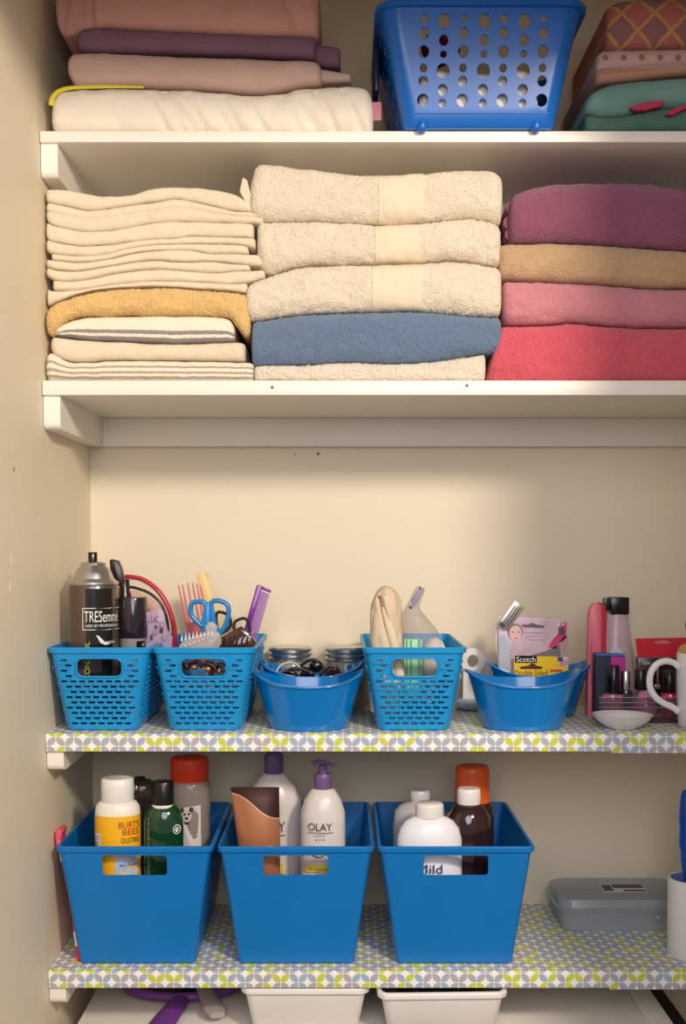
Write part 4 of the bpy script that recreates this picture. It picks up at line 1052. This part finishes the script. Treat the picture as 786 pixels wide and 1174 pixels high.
nt.links.new(nzn.outputs['Fac'],crn.inputs[0]); nt.links.new(crn.outputs[0],bs.inputs['Base Color']); bs.inputs['Roughness'].default_value=.15
obj('leaf_print',bm,mg,t,60)
# brushes in mug
c=P(786,745,Y+.004)
t=thing('makeup_brush','fluffy tan makeup brush standing in the mug','brush',Vector((c.x,c.y,Z3+.008)))
bm=BM(); lathe(bm,c.x,c.y,[(.003,Z3+.0075),(.004,P(0,775,Y).z),(.006,P(0,760,Y).z)],n=16); obj('handle',bm,M_black,t)
bm=blob(Vector((c.x,c.y,P(0,749,Y).z)),.0115,.0105,.0125,5,.08); obj('bristles',bm,plain('tan_bristle',(196,150,92),.9,bump=.9,bscale=500),t,60)
c=P(790,745,Y+.02)
t=thing('makeup_brush','slim dark handled brush behind the fluffy tan brush','brush',Vector((c.x,c.y,Z3+.008)))
bm=BM(); lathe(bm,c.x,c.y,[(.0025,Z3+.0075),(.004,P(0,760,Y).z),(.0042,P(0,740,Y).z)],n=16); obj('handle',bm,M_black,t)
bm=BM(); lathe(bm,c.x,c.y,[(.0045,P(0,740,Y).z),(.0048,P(0,726,Y).z)],n=16); obj('ferrule',bm,M_silver,t)
bm=BM(); lathe(bm,c.x,c.y,[(.0047,P(0,726,Y).z),(.0062,P(0,718,Y).z),(.005,P(0,712,Y).z),(.001,P(0,709,Y).z)],n=16); obj('bristles',bm,plain('brown_bristle',(96,72,62),.9),t)
ROW=960
# ---------------------------------------------------------------- bin contents
def bottle(name,lab,cat,cxp,Y,prof,mbody,cap,mcap,sy=.7,zb=None,sq=2,capn=32,capname='cap'):
    """prof rows: (half width px, py) top to bottom; cap rows alike"""
    c=P(cxp,950,Y); k=S(Y); zb=ZB4 if zb is None else zb
    t=thing(name,lab,cat,Vector((c.x,Y,zb)))
    pr=[(hw*k,P(0,py,Y).z) for hw,py in prof][::-1]
    w=pr[0][0]; pr=[(w*.94,zb),(w,zb+.003)]+[q for q in pr if q[1]>zb+.004]
    obj('bottle_body',lathe(BM(),c.x,Y,pr,sy=sy,n=48,sq=sq),mbody,t,60)
    if cap:
        pr=[(hw*k,P(0,py,Y).z) for hw,py in cap][::-1]
        obj(capname,lathe(BM(),c.x,Y,pr,n=capn,sy=min(1,max(sy,.85))),mcap,t,45)
    return t,c,k
Y=.052
M_wb=plain('cream_bottle',(242,236,222),.35)
t,c,k=bottle('powder_bottle','white capped bottle with yellow label in the left bin','bottle',135,Y,[(18,917),(22,919),(25,923),(26,929),(26,1000),(26,1080)],M_wb,[(17,891.5),(18.6,893),(19,900),(19,918),(18,919.5)],M_whitep,.75)
R=26*k; wr=(c.x,Y,R,.78)
obj('yellow_label',sleeve(BM(),c.x,Y,R+.0004,P(0,1060,Y).z,P(0,932,Y).z,-PI,0,sy=.79),plain('label_yellow',(246,184,28),.4),t)
M_rp=plain('brick_print',(176,52,30),.5)
lettering("BURT'S",140,937.5,166,945,Y,M_rp,t,wr,arc=True,eps=.002); lettering("BEES",144,946,165,953,Y,M_rp,t,wr,arc=True,eps=.002)
lettering('DUSTING',143,956,166,962,Y,plain('olive_dark',(90,74,30),.5),t,wr,arc=True,eps=.002)
mark('white_panel',[(109.5,952),(119,952),(119,975),(109.5,975)],Y,M_tagw,t,wr,eps=.0016)
for i in range(4): mark('printed_line',[(111,955+i*3.2),(117,955+i*3.2),(117,956+i*3.2),(111,956+i*3.2)],Y,plain('grey_print',(120,120,110),.5),t,wr,eps=.0022)
mark('lilac_panel',[(136,977),(163,977),(163,1010),(136,1010)],Y,plain('label_lilac',(176,190,226),.4),t,wr,arc=True,eps=.0016)
lettering('Baby Powder',141,985,163,989,Y,plain('navy_print',(50,60,120),.5),t,wr,arc=True,eps=.0022)
lettering('baby bee',142,993,163,999,Y,plain('lemon_print',(240,236,150),.5),t,wr,arc=True,eps=.0022)
mark('white_side_panel',[(111,977),(121,977),(121,1010),(111,1010)],Y,M_tagw,t,wr,eps=.0016)
Y=.066
t,c,k=bottle('shampoo_bottle','dark green bottle with black cap and white paw mark','bottle',187,Y,[(12,921),(15,923),(20,929),(22.5,938),(23.5,950),(23.5,1080)],plain('bottle_green',(18,62,34),.12,coat=.6),[(11.5,895.5),(12.5,897),(12.8,921)],M_black,.75)
R=23.5*k; wr=(c.x,Y,R,.78)
obj('white_collar',lathe(BM(),c.x,Y,[(13*k,P(0,924.5,Y).z),(13.4*k,P(0,923,Y).z),(12.6*k,P(0,921.5,Y).z)],n=32),M_whitep,t)
bm=BM(); 
mark('paw_mark',[(204.5+4*math.cos(a),947.5+5.5*math.sin(a)) for a in [2*PI*i/20 for i in range(20)]],Y,M_tagw,t,wr,eps=.001)
mark('paw_mark',[(204.5+3.1*math.cos(a),947.5+4.4*math.sin(a)) for a in [2*PI*i/20 for i in range(20)]],Y,MC['bottle_green'],t,wr,eps=.0014)
for dx,dy,r_ in ((-1.6,-.5,.6),(-.6,-1.9,.7),(.8,-1.9,.7),(1.8,-.4,.6),(0,1.2,1.5)): mark('paw_mark',[(204.5+dx+r_*math.cos(a),947.5+dy+r_*1.3*math.sin(a)) for a in [2*PI*i/10 for i in range(10)]],Y,M_tagw,t,wr,eps=.0018)
lettering('tea tree oil shampoo',166.5,936,169,998,Y,plain('pale_green_print',(150,180,150),.5),t,wr,turn=90,eps=.001)
lettering('for dogs and cats gentle care',171.5,934,174,1000,Y,MC['pale_green_print'],t,wr,turn=90,eps=.001)
Y=.135
t,c,k=bottle('treat_jar','clear plastic jar with orange red lid and puppy label','jar',217.5,Y,[(20,893),(23,897),(24,904),(24,940),(24,1040)],glassy('jar_plastic',(190,178,168),.1,.55),[(19.5,867.5),(21.5,869),(22,873),(22,893),(21,894.5)],plain('lid_orange_red',(222,62,30),.4),.85,ZB4+.045,capname='lid')
R=24*k; wr=(c.x,Y,R,.86)
mark('white_label',[(206,922),(232,919),(233,1000),(206,1000)],Y,plain('label_offwhite',(214,208,204),.5),t,wr,eps=.001)
Mf=plain('pup_fur_dark',(60,52,52),.7)
for (a,b,rx,ry,m) in ((216.5,930,6,7.5,plain('pup_fur',(200,190,178),.7)),(211.5,924,2.4,3,Mf),(222,923.5,2.4,3,Mf),(214.5,928.5,1.3,1.2,M_black),(219.5,928,1.3,1.2,M_black),(217,933,1.8,1.3,M_black),(217,938.5,3.5,1,Mf)):
    mark('puppy_picture',[(a+rx*math.cos(2*PI*i/16),b+ry*math.sin(2*PI*i/16)) for i in range(16)],Y,m,t,wr,eps=.0014+.0004*(rx<5)+.0004*(m is M_black))
mark('red_label_edge',[(205,944),(212,944),(212,962),(205,962)],Y,plain('label_red',(200,50,60),.5),t,wr,eps=.0016)
Y=.15
t,c,k=bottle('toiletry_bottle','dark smoky bottle half hidden behind the white capped bottle','bottle',161,Y,[(12,894),(17,898),(18,906),(18,1060)],plain('smoky_brown',(70,58,54),.2),[(5,890.5),(6,891),(6,894)],M_black,.8)
bm=blob(P(156,905,Y-.020),.004,.003,.007,2,.05); obj('silver_clasp',bm,M_silver,t,60)
# flat pink pack between bin and wall
bm=BM(); y0=.032
t=thing('wipes_pack','red, pink and white packet squeezed between left bin and wall','packet',Vector((XL+.012,.07,Z4)))
def sheet(pts,m,name):
    bm=BM(); f=[P(a+4.4,b,y0) for a,b in pts]
    rings(bm,[[(p.x,p.y,p.z) for p in f],[(p.x,p.y+.12,p.z) for p in f]]); obj(name,bm,m,t)
M_pk=plain('pack_red',(214,34,62),.3)
sheet([(84,1100),(87,1100),(85,1085),(82,1085)],M_pk,'red_strip'); sheet([(82,1085),(85,1085),(82.5,1068),(79.5,1068)],M_tagw,'white_strip')
sheet([(79.5,1068),(82.5,1068),(81,1050),(78,1050)],M_pk,'red_strip'); sheet([(78,1050),(81,1050),(70,988),(65,988)],plain('pack_dark',(120,30,50),.4),'dark_strip')
sheet([(65,988),(70,988),(67,975),(63.5,975)],M_tagw,'white_strip')
sheet([(87,1112.5),(90,1112.5),(87,1100),(84,1100)],M_pk,'red_strip')
bm=BM(); prism(bm,[(63,962),(64,953),(68,951),(71,954),(69,962)],.034,.03,.001); prism(bm,[(65,975),(69,975),(69,962),(64,962)],.034,.03,.0005); obj('pink_corner',bm,plain('pack_pink',(232,90,110),.4),t)
# middle bin
Y=.05; k=S(Y)
bm=BM(); rs=[]
c0=P(292,950,Y)
for (a,b,py,dep) in ((264,320,902.5,.0012),(264.5,320,905,.0015),(266,320,915,.004),(269,320.5,940,.010),(272,321,965,.014),(276,321,1000,.017),(282,318,1060,.018),(286,314,1085,.017)):
    p,q=P(a,py,Y),P(b,py,Y); w=(q.x-p.x)/2; m_=(p+q)/2
    rs.append([(m_.x+w*math.copysign(abs(math.cos(an))**.8,math.cos(an)),Y+dep*math.sin(an),m_.z) for an in [2*PI*i/40 for i in range(40)]])
rings(bm,rs[::-1])
t=thing('lotion_tube','bronze brown squeeze tube standing on its cap in the middle bin','tube',Vector((c0.x,Y,ZB4)))
mt,nt,bs=newmat('bronze_tube'); bs.inputs['Roughness'].default_value=.25; bs.inputs['Metallic'].default_value=.35
tc=N(nt,'ShaderNodeTexCoord'); s_=N(nt,'ShaderNodeSeparateXYZ'); nt.links.new(tc.outputs['Object'],s_.inputs[0])
# printed swoosh dividing a dark top from the bronze lower part
zz=P(0,925,Y).z-ZB4
cu=math_(nt,'MULTIPLY_ADD',s_.outputs[0],-.5,zz+.002); cu=math_(nt,'ADD',cu,math_(nt,'MULTIPLY',math_(nt,'SINE',math_(nt,'MULTIPLY',s_.outputs[0],90)),-.004))
dd=math_(nt,'SUBTRACT',s_.outputs[2],cu); g=math_(nt,'GREATER_THAN',dd,0); ln=math_(nt,'LESS_THAN',math_(nt,'ABSOLUTE',dd),.0007)
mx=N(nt,'ShaderNodeMix',data_type='RGBA'); mx.inputs[6].default_value=lin((186,122,84)); mx.inputs[7].default_value=lin((64,34,26)); nt.links.new(g,mx.inputs[0])
m2=N(nt,'ShaderNodeMix',data_type='RGBA'); m2.inputs[7].default_value=lin((226,190,160)); nt.links.new(mx.outputs[2],m2.inputs[6]); nt.links.new(ln,m2.inputs[0]); nt.links.new(m2.outputs[2],bs.inputs['Base Color'])
obj('tube_body',bm,mt,t,60)
obj('cap',lathe(BM(),P(300,ROW,Y).x,Y,[(.014,ZB4),(.015,ZB4+.002),(.015,P(0,1085,Y).z)],n=32),plain('tube_cap',(60,34,26),.3),t)
M_ol=plain('pearly_bottle',(222,214,210),.28,coat=.3); M_pu=plain('muted_purple',(108,80,132),.35)
Y=.135
t,c,k=bottle('lotion_bottle','tall pearly lotion bottle with purple cap behind the bronze tube','bottle',314,Y,[(9,885),(14,889),(24,901),(31,914),(32.5,925),(32.5,1060)],M_ol,[(8,862),(10,864),(11,867),(11,885),(10.5,886)],M_pu,.6)
wr=(c.x,Y,32.5*k,.6)
lettering('OLAY',296,937,328,949,Y,plain('grey_text',(90,84,96),.5),t,wr,eps=.0032)
mark('lettering_rule',[(296,952),(328,952),(328,952.8),(296,952.8)],Y,MC['grey_text'],t,wr,eps=.0032)
mark('yellow_label',[(310,984),(326,984),(326,996),(310,996)],Y,plain('label_lemon',(236,208,70),.5),t,wr,eps=.0032)
Y=.07
t,c,k=bottle('lotion_pump','pearly pump lotion bottle with purple pump at the right of the bin','pump bottle',370,Y,[(9,903),(14,905),(21,916),(25.5,930),(26,945),(26,1080)],M_ol,[(9,886.5),(10,888),(10.6,890),(10.6,903.5),(10,904)],M_pu,.72,capname='collar')
bm=BM(); lathe(bm,c.x,Y,[(5*k,P(0,888,Y).z),(5*k,P(0,877,Y).z)],n=20); 
tube(bm,smoothpath([P(359,877,Y),P(361,874,Y),P(367,873,Y),P(376,875,Y),P(384,878.5,Y)],4),lambda q:.0046-.0024*q,n=12,sx=.8); obj('pump_head',bm,M_pu,t,60)
wr=(c.x,Y,26*k,.74)
lettering('OLAY',353.5,939,381,947.5,Y,plain('ink_text',(60,54,66),.5),t,wr,eps=.0025)
mark('lettering_rule',[(353,949.5),(382,949.5),(382,950.2),(353,950.2)],Y,MC['ink_text'],t,wr,eps=.0025)
lettering('QUENCH',360,952,374,954,Y,MC['grey_text'],t,wr,eps=.0025)
lettering('* * *',362,956,373,959,Y,MC['ink_text'],t,wr,eps=.0025)
mark('lemon_label',[(351,987),(385,985),(385,993),(351,995)],Y,MC['label_lemon'],t,wr,eps=.0025)
lettering('ultra moisture',354,988.5,384,992.5,Y,plain('olive_text',(120,100,30),.5),t,wr,eps=.0032)
lettering('body lotion',354,996.5,384,1000,Y,MC['ink_text'],t,wr,eps=.0025)
bm=BM(); tube(bm,smoothpath([P(x_,y_,Y-.022) for x_,y_ in ((358,972),(358,979),(364,983),(371,981),(372,975),(368,972))],5),.0011,n=8); obj('printed_swirl',bm,plain('swirl_brown',(110,60,50),.4),t,60)
# right bin
Y=.055
t,c,k=bottle('powder_bottle','white round shouldered powder bottle at the front of right bin','bottle',492,Y,[(15,935),(20,936.5),(28,941),(34,949),(37.5,960),(38,975),(38,1080)],plain('milk_white',(240,240,246),.3),[(14,920),(16,921.5),(16.4,924),(16.4,935),(16,936.5)],M_whitep,.55)
wr=(c.x,Y,38*k,.56)
M_nv=plain('navy_text',(40,34,80),.5)
lettering('Mild',477,985,505,995,Y,M_nv,t,wr,eps=.003)
lettering('Powder',487,996.5,511,1001.5,Y,M_nv,t,wr,eps=.003)
Y=.14
t,c,k=bottle('lotion_bottle','translucent pale bottle with clear cap behind the white powder bottle','bottle',481,Y,[(12,919),(22,922),(29,929),(31,945),(31,1060)],plain('translucent_pale',(190,184,186),.35),[(10.5,905.5),(12,907),(12,913),(10.5,919.5)],plain('cloudy_cap',(205,202,204),.2),.6)
Y=.075
t,c,k=bottle('peroxide_bottle','dark brown bottle with white ribbed cap in the right bin','bottle',537,Y,[(13,921),(18,925),(24,935),(26,947),(26,1080)],plain('amber_dark',(48,26,24),.1,coat=.7),[(12,903.5),(13.2,905),(13.6,908),(13.6,920),(13,921.5)],M_whitep,.85)
Y=.15
t,c,k=bottle('mouthwash_bottle','dark bottle with tall orange cap at the back of right bin','bottle',541,Y,[(17,918),(24,924),(25,935),(25,1060)],plain('dark_maroon',(52,30,28),.2),[(17,877.5),(19,879.5),(19.5,884),(20,919)],plain('cap_orange',(226,92,34),.35),.8)
ROW=1040
# ---------------------------------------------------------------- clear box with label
t=thing('plastic_case','flat clear plastic case with printed label at the back right','case',Vector((P(715,ROW,.2).x,.2,Z4)))
M_case=glassy('case_plastic',(214,220,226),.15,.6,(232,236,240))
x0=P(639,ROW,.155).x; x1=x0+.20; y0c,y1c=.150,.270; zt=P(0,1039,.15).z; 
def case_ring(x0,x1,y0,y1,r,z): return [(a,b,z) for a,b in rrect(x0,y0,x1,y1,r,6)]
bm=BM(); rings(bm,[case_ring(x0+.008,x1-.008,y0c+.006,y1c-.006,.02,Z4+.0008),case_ring(x0+.004,x1-.004,y0c+.003,y1c-.003,.022,zt-.012+.004)]); obj('base_tray',bm,M_case,t)
bm=BM(); rings(bm,[case_ring(x0,x1,y0c,y1c,.024,zt-.008),case_ring(x0-.001,x1+.001,y0c-.001,y1c+.001,.025,zt-.007),case_ring(x0-.001,x1+.001,y0c-.001,y1c+.001,.025,zt-.0045),case_ring(x0+.002,x1-.002,y0c+.002,y1c-.002,.024,zt-.004),case_ring(x0+.004,x1-.004,y0c+.006,y1c-.004,.024,zt+.007),case_ring(x0+.008,x1-.008,y0c+.012,y1c-.008,.024,zt+.009)])
obj('lid',bm,M_case,t)
bm=BM(); xa=P(690,ROW,.2).x; box(bm,xa,xa+.066,.188,.226,zt+.0092,zt+.0098); lb=obj('label',bm,plain('label_white',(215,205,205),.5),t)
bm=BM(); box(bm,xa+.002,xa+.016,.192,.222,zt+.0099,zt+.0102); box(bm,xa+.018,xa+.064,.206,.224,zt+.0099,zt+.0102); box(bm,xa+.030,xa+.064,.190,.197,zt+.0099,zt+.0102); obj('printed_block',bm,plain('label_dark',(70,56,58),.5),lb)
bm=BM(); p=P(754,1052,y0c); box(bm,p.x-.002,p.x+.002,y0c-.001,y0c+.002,p.z-.002,p.z+.002,.0008); obj('latch_stud',bm,plain('stud',(190,190,195),.3),t)
# white cylinder with blue handle
Y=.060; k=S(Y); r=.032; xm=P(765.5,ROW,Y).x+r; zt=P(0,1006,Y).z
t=thing('brush_holder','white cylindrical holder on the lower shelf at the right edge','holder',Vector((xm,Y,Z4)))
obj('cup',lathe(BM(),xm,Y,[(r*.97,Z4+.0008),(r,Z4+.003),(r,zt-.001),(r*.98,zt),(r*.90,zt),(r*.90,zt-.004),(r*.2,zt-.004)],n=56),M_whitep,t)
t=thing('handled_brush','blue contoured handle rising from the white holder','brush',Vector((xm,Y,zt)))
M_hb=plain('royal_blue',(14,84,190),.25)
zz=lambda py:P(0,py,Y).z
xo=P(783,ROW,Y).x+.012
bm=lathe(BM(),xo,Y,[(.013,zz(1004)),(.0165,zz(985)),(.0165,zz(978)),(.018,zz(972)),(.019,zz(965)),(.0182,zz(950)),(.0192,zz(940)),(.0185,zz(925)),(.0168,zz(912)),(.0150,zz(907.5)),(.010,zz(906))],n=32); obj('grip',bm,M_hb,t,60)
obj('collar_disc',lathe(BM(),xm,Y,[(r*.88,zt-.0038),(r*.88,zt-.0010),(r*.5,zt-.0002)],n=40),M_hb,t)
ROW=1140
# ---------------------------------------------------------------- white cabinet top and trays below
ZC=1.45-.665
M_cab=plain('cabinet_white',(238,234,226),.35)
def xat(px,py):   # point of the cabinet top seen at this pixel
    d=FW+Vector((1,0,0))*((px-CXP)/F)-UP*((py-CYP-SH)/F); s=(ZC-EYE.z)/d.z; return EYE+d*s
pa=xat(88,1174); pb=xat(128,1130)
t=thing('cabinet','white cabinet whose top carries the trays under the lowest shelf','cabinet',Vector((.03,.1,0)))
xr0=xat(743,1174).x
bm=BM(); box(bm,pa.x,xr0,.0,YB-.01,ZC-.02,ZC,.002); obj('cabinet_top',bm,M_cab,t)
bm=BM(); box(bm,pa.x+.01,xr0-.01,.012,YB-.012,.002,ZC-.0205,.002); obj('cabinet_body',bm,M_cab,t)
bm=BM(); box(bm,xr0+.0005,xr0+.0335,-.002,YB-.010,ZC-.024,ZC+.004,.003); obj('edge_rail',bm,M_cab,t)
bm=BM(); box(bm,xr0+.036,xr0+.064,.005,YB-.006,.001,ZC-.012,.003); single('gap_shade_block','narrow black block added for the shade in the gap right of the white cabinet','box',bm,plain('gap_shade_black',(20,16,15),.6))  # black block added to stand in for the shaded gap
def tray(cx0,cx1,pyr,Y0,lab,proto=None):
    zr=P(0,pyr,Y0).z; c=(P(cx0,ROW,Y0).x+P(cx1,ROW,Y0).x)/2; w=P(cx1,ROW,Y0).x-P(cx0,ROW,Y0).x
    loc=Vector((c,Y0+.105,ZC+.0006)); h=zr-ZC
    if proto: return dup(proto,loc,0,lab)
    t=thing('white_tray',lab,'tray',Vector((0,0,0)),'white plastic trays under the lower patterned shelf')
    R=shell_rings(w-.034,.185,w-.008,.205,h,.002,.0035,.012,.012)
    bm=BM(); rings(bm,R); obj('tray_shell',bm,M_whitep,t,45)
    t.location=loc; return t
tr1=tray(275,424,1134,.004,'left white plastic tray on the cabinet top, beside the purple mirror')
tr2=tray(429,579,1134,.004,'right white plastic tray on the cabinet top, holding dark fabric',tr1); tr2.location.y=-.012+.105; tr2.rotation_euler=(0,0,.03)
c=P(500,1140,.1); bm=blob(Vector((c.x,.11,ZC+.040)),.058,.075,.030,9,.12)
mg,nt,bs=newmat('dark_green_spotted'); tc=N(nt,'ShaderNodeTexCoord'); vo=N(nt,'ShaderNodeTexVoronoi'); vo.inputs['Scale'].default_value=110; nt.links.new(tc.outputs['Object'],vo.inputs['Vector'])
ls=math_(nt,'LESS_THAN',vo.outputs['Distance'],.22); mx=N(nt,'ShaderNodeMix',data_type='RGBA'); mx.inputs[6].default_value=lin((22,30,22)); mx.inputs[7].default_value=lin((80,92,60)); nt.links.new(ls,mx.inputs[0]); nt.links.new(mx.outputs[2],bs.inputs['Base Color'])
single('fabric_bundle','dark green spotted fabric bundle inside the right white tray','fabric',bm,mg,None,60)
# things in the left tray: a dark case
bm=BM(); c=P(350,1140,.1); box(bm,c.x-.055,c.x+.055,.04,.18,ZC+.005,ZC+.045,.006); single('dark_pouch','dark brown pouch lying inside the left white tray','pouch',bm,plain('pouch_brown',(34,22,20),.7,bump=.4,bscale=200),None,50)
# purple hand mirror lying flat
t=thing('hand_mirror','purple oval hand mirror lying face up on the cabinet','mirror',Vector((xat(207,1150).x,.17,ZC)))
M_mp=plain('mirror_purple',(120,62,150),.3)
q0=xat(207,1151); cx,rx=xat(207,1140).x,.086; cy=q0.y+.062; ry=.060
cy=min(cy,YB-.07)
bm=BM()
el=[Vector((cx+rx*math.cos(a),cy+ry*math.sin(a),ZC+.009)) for a in [2*PI*i/56 for i in range(56)]]
tube(bm,el,.0068,n=12,closed=True,up=Vector((0,0,1)))
obj('rim',bm,M_mp,t,60)
bm=BM(); rings(bm,[[(cx+rx*s*math.cos(a),cy+ry*s*math.sin(a),z) for a in [2*PI*i/48 for i in range(48)]] for s,z in ((.96,ZC+.004),(.96,ZC+.011))]); obj('mirror_glass',bm,plain('mirror_face',(60,58,70),.04,metal=1),t)
bm=BM(); h0=Vector((cx+.006,cy-ry-.001,ZC+.009)); h1=xat(186,1182); h1=Vector((h1.x,h1.y,ZC+.009)); d=(h1-h0).normalized(); h1=h1+d*.03
tube(bm,[h0-d*.002,h0+(h1-h0)*.12,h0+(h1-h0)*.5,h1],lambda q:.0115+.0085*q,n=14,sx=1,sy=.4,up=Vector((0,0,1))); obj('handle',bm,M_mp,t,60)
# translucent hair brush handle
t=thing('hair_brush','translucent grey brush handle crossing the purple mirror','brush',Vector((xat(240,1150).x,.1,ZC+.02)))
zh=ZC+.021
a=xat(232,1133); b=xat(250,1172)
A=Vector((a.x-.012,.19,zh+.004)); B=Vector((b.x,b.y-.008,zh-.008))
bm=BM(); tube(bm,[A.lerp(B,i/10) for i in range(11)],lambda q:.0105+.0075*q*q-(.007 if q>.99 else 0),n=16,sx=1,sy=.42,up=Vector((0,0,1)))
obj('handle',bm,glassy('grey_translucent',(190,180,178),.15,.3),t,60)
bm=BM(); e=A.lerp(B,.88); tube(bm,[Vector((e.x+.004*math.cos(q),e.y+.004*math.sin(q),e.z+.0062)) for q in [2*PI*i/20 for i in range(20)]],.0011,n=8,closed=True,up=Vector((0,0,1))); obj('hanging_ring',bm,plain('ring_grey',(150,140,138),.3),t,60)
bm=BM(); box(bm,A.x-.022,A.x+.018,.19,.262,zh-.004,zh+.014,.006); obj('brush_head',bm,plain('brush_black',(26,24,28),.5),t,60)
ROW=100
# ---------------------------------------------------------------- contents of perforated basket and the basket
Yb=-.018
def make_perf():
    k=S(Yb); h=.148; w1=(668-431)*k; w0=(636-464)*k
    R=shell_rings(w0,.20,w1-.012,.250,h,.0025,.006,.012,.022)
    bm=BM(); rings(bm,R); cut=BM()
    cxp=(464+636)/2
    cols=[485.5,507.6,530,553,575,598,619.5]
    ro=[(21,4,5),(38,4.8,6.2),(59,6,6.6),(78,4.3,4.6),(93,5.4,5.9),(115,6.6,7)]; re=[(24,6.5,8),(46,5.3,6),(62,3.9,3.9),(81,7.4,8),(103,5.8,6.2),(118,4.3,4.6)]
    for i,x in enumerate(cols):
        for (py,rx,ry) in (re if i%2 else ro):
            if i in (2,6) and py==21: rx,ry=3.2,3.6
            Zz=P(0,py,-.016).z; Zz=P(0,py,-.011-.025*(Zz-Z1)/.148).z-Z1; X=(x-cxp)*k*(1-.012*(118-py)/118)
            rings(cut,[[(X+rx*k*math.cos(a),y,Zz+ry*k*math.sin(a)) for a in [2*PI*j/20 for j in range(20)]] for y in (-.3,.3)])
    for sg in (-1,1):
        for i in range(5):
            for j in range(5):
                y=(i-2)*.034; z=(.03+j*.026); r=.005+.002*((i+j)%2)
                rings(cut,[[(x_,y+r*math.cos(a),z+r*math.sin(a)) for a in [2*PI*q/14 for q in range(14)]] for x_ in ((.02*sg),(.2*sg))])
    return boolcut(bm,cut)
c=P(550,150,Yb)
t=thing('perforated_basket','bright blue basket punched with round holes on the top shelf','basket',Vector((0,0,0)))
obj('basket_shell',make_perf(),M_navy,t,35)
for sx in (-1,1):
    for sy_ in (-1,):
        bm=lathe(BM(),sx*.0735,sy_*.0975,[(.0040,-.0046),(.0060,-.003),(.0068,.002),(.006,.008)],n=20); 
        obj('foot',bm,M_navy,t,50)
k=S(Yb)
# frame lines around punched panel
bm=BM(); 
for (a,b,c_,d) in ((476,14,630,15),(476,128,630,129)):
    zq=P(0,b,-.020).z-Z1; yq=-(.100+.025*zq/.148); box(bm,(a-550)*k,(c_-550)*k,yq-.0006,yq+.0008,zq-.0011,zq)
obj('panel_line',bm,M_navy,t)
bm=BM(); box(bm,-(.135),-(.128),-.055,.055,.064+.0,.135,.003); obj('side_handle',bm,M_navyd,t,40,label='dark blue folded down handle')
t.location=Vector((c.x,.089,Z1+.0004))
perf=t
bm=BM(); box(bm,c.x-.078,c.x+.078,-.0045,.12,Z1+.004,Z1+.078,.012,3); bmesh.ops.subdivide_edges(bm,edges=bm.edges,cuts=6,use_grid_fill=True)
for v in bm.verts: v.co+=Vector((0,max(0,noise.noise(v.co*40)),1*noise.noise(v.co*55)))*.006
single('white_cloth','crumpled white cloth inside the perforated blue basket','cloth',bm,plain('bright_white_cloth',(250,246,232),.9,bump=.6,bscale=120),None,60)
bm=blob(Vector((c.x-.045,.045,Z1+.125)),.025,.035,.020,15,.14)
single('maroon_pouch','dark maroon pouch inside the perforated blue basket','pouch',bm,plain('maroon_cloth',(120,30,50),.9),None,60)
# ---------------------------------------------------------------- light
def area(name,loc,tgt,size,power,col):
    l=bpy.data.lights.new(name,'AREA'); l.shape='DISK'; l.size=size; l.energy=power; l.color=col
    o=bpy.data.objects.new(name,l); COL.objects.link(o); o.location=loc; d=Vector(tgt)-Vector(loc); o.rotation_euler=d.to_track_quat('-Z','Y').to_euler(); return o
area('room_lamp',(.78,-1.75,1.45+.80),(-.05,.1,1.45),.26,34,(1,.86,.69))
area('daylight_fill',(.05,-2.0,1.98),(.15,.1,1.4),1.1,18,(1,.94,.97))  # added soft fill for the shaded right side, stands for ambient daylight
# unseen front wall right of the opening, added to block lamp light
struct('wall_front_right',box(BM(),.452,XR+.7,YF-.10,YF,0,ZH),M_wall)
w=bpy.data.worlds.new('world'); sc.world=w; w.use_nodes=True; w.node_tree.nodes['Background'].inputs[0].default_value=(.90,.92,1,1); w.node_tree.nodes['Background'].inputs[1].default_value=.30
vs=sc.view_settings; vs.view_transform='Standard'; vs.look='None'; vs.gamma=1; vs.use_curve_mapping=False; vs.exposure=-.12
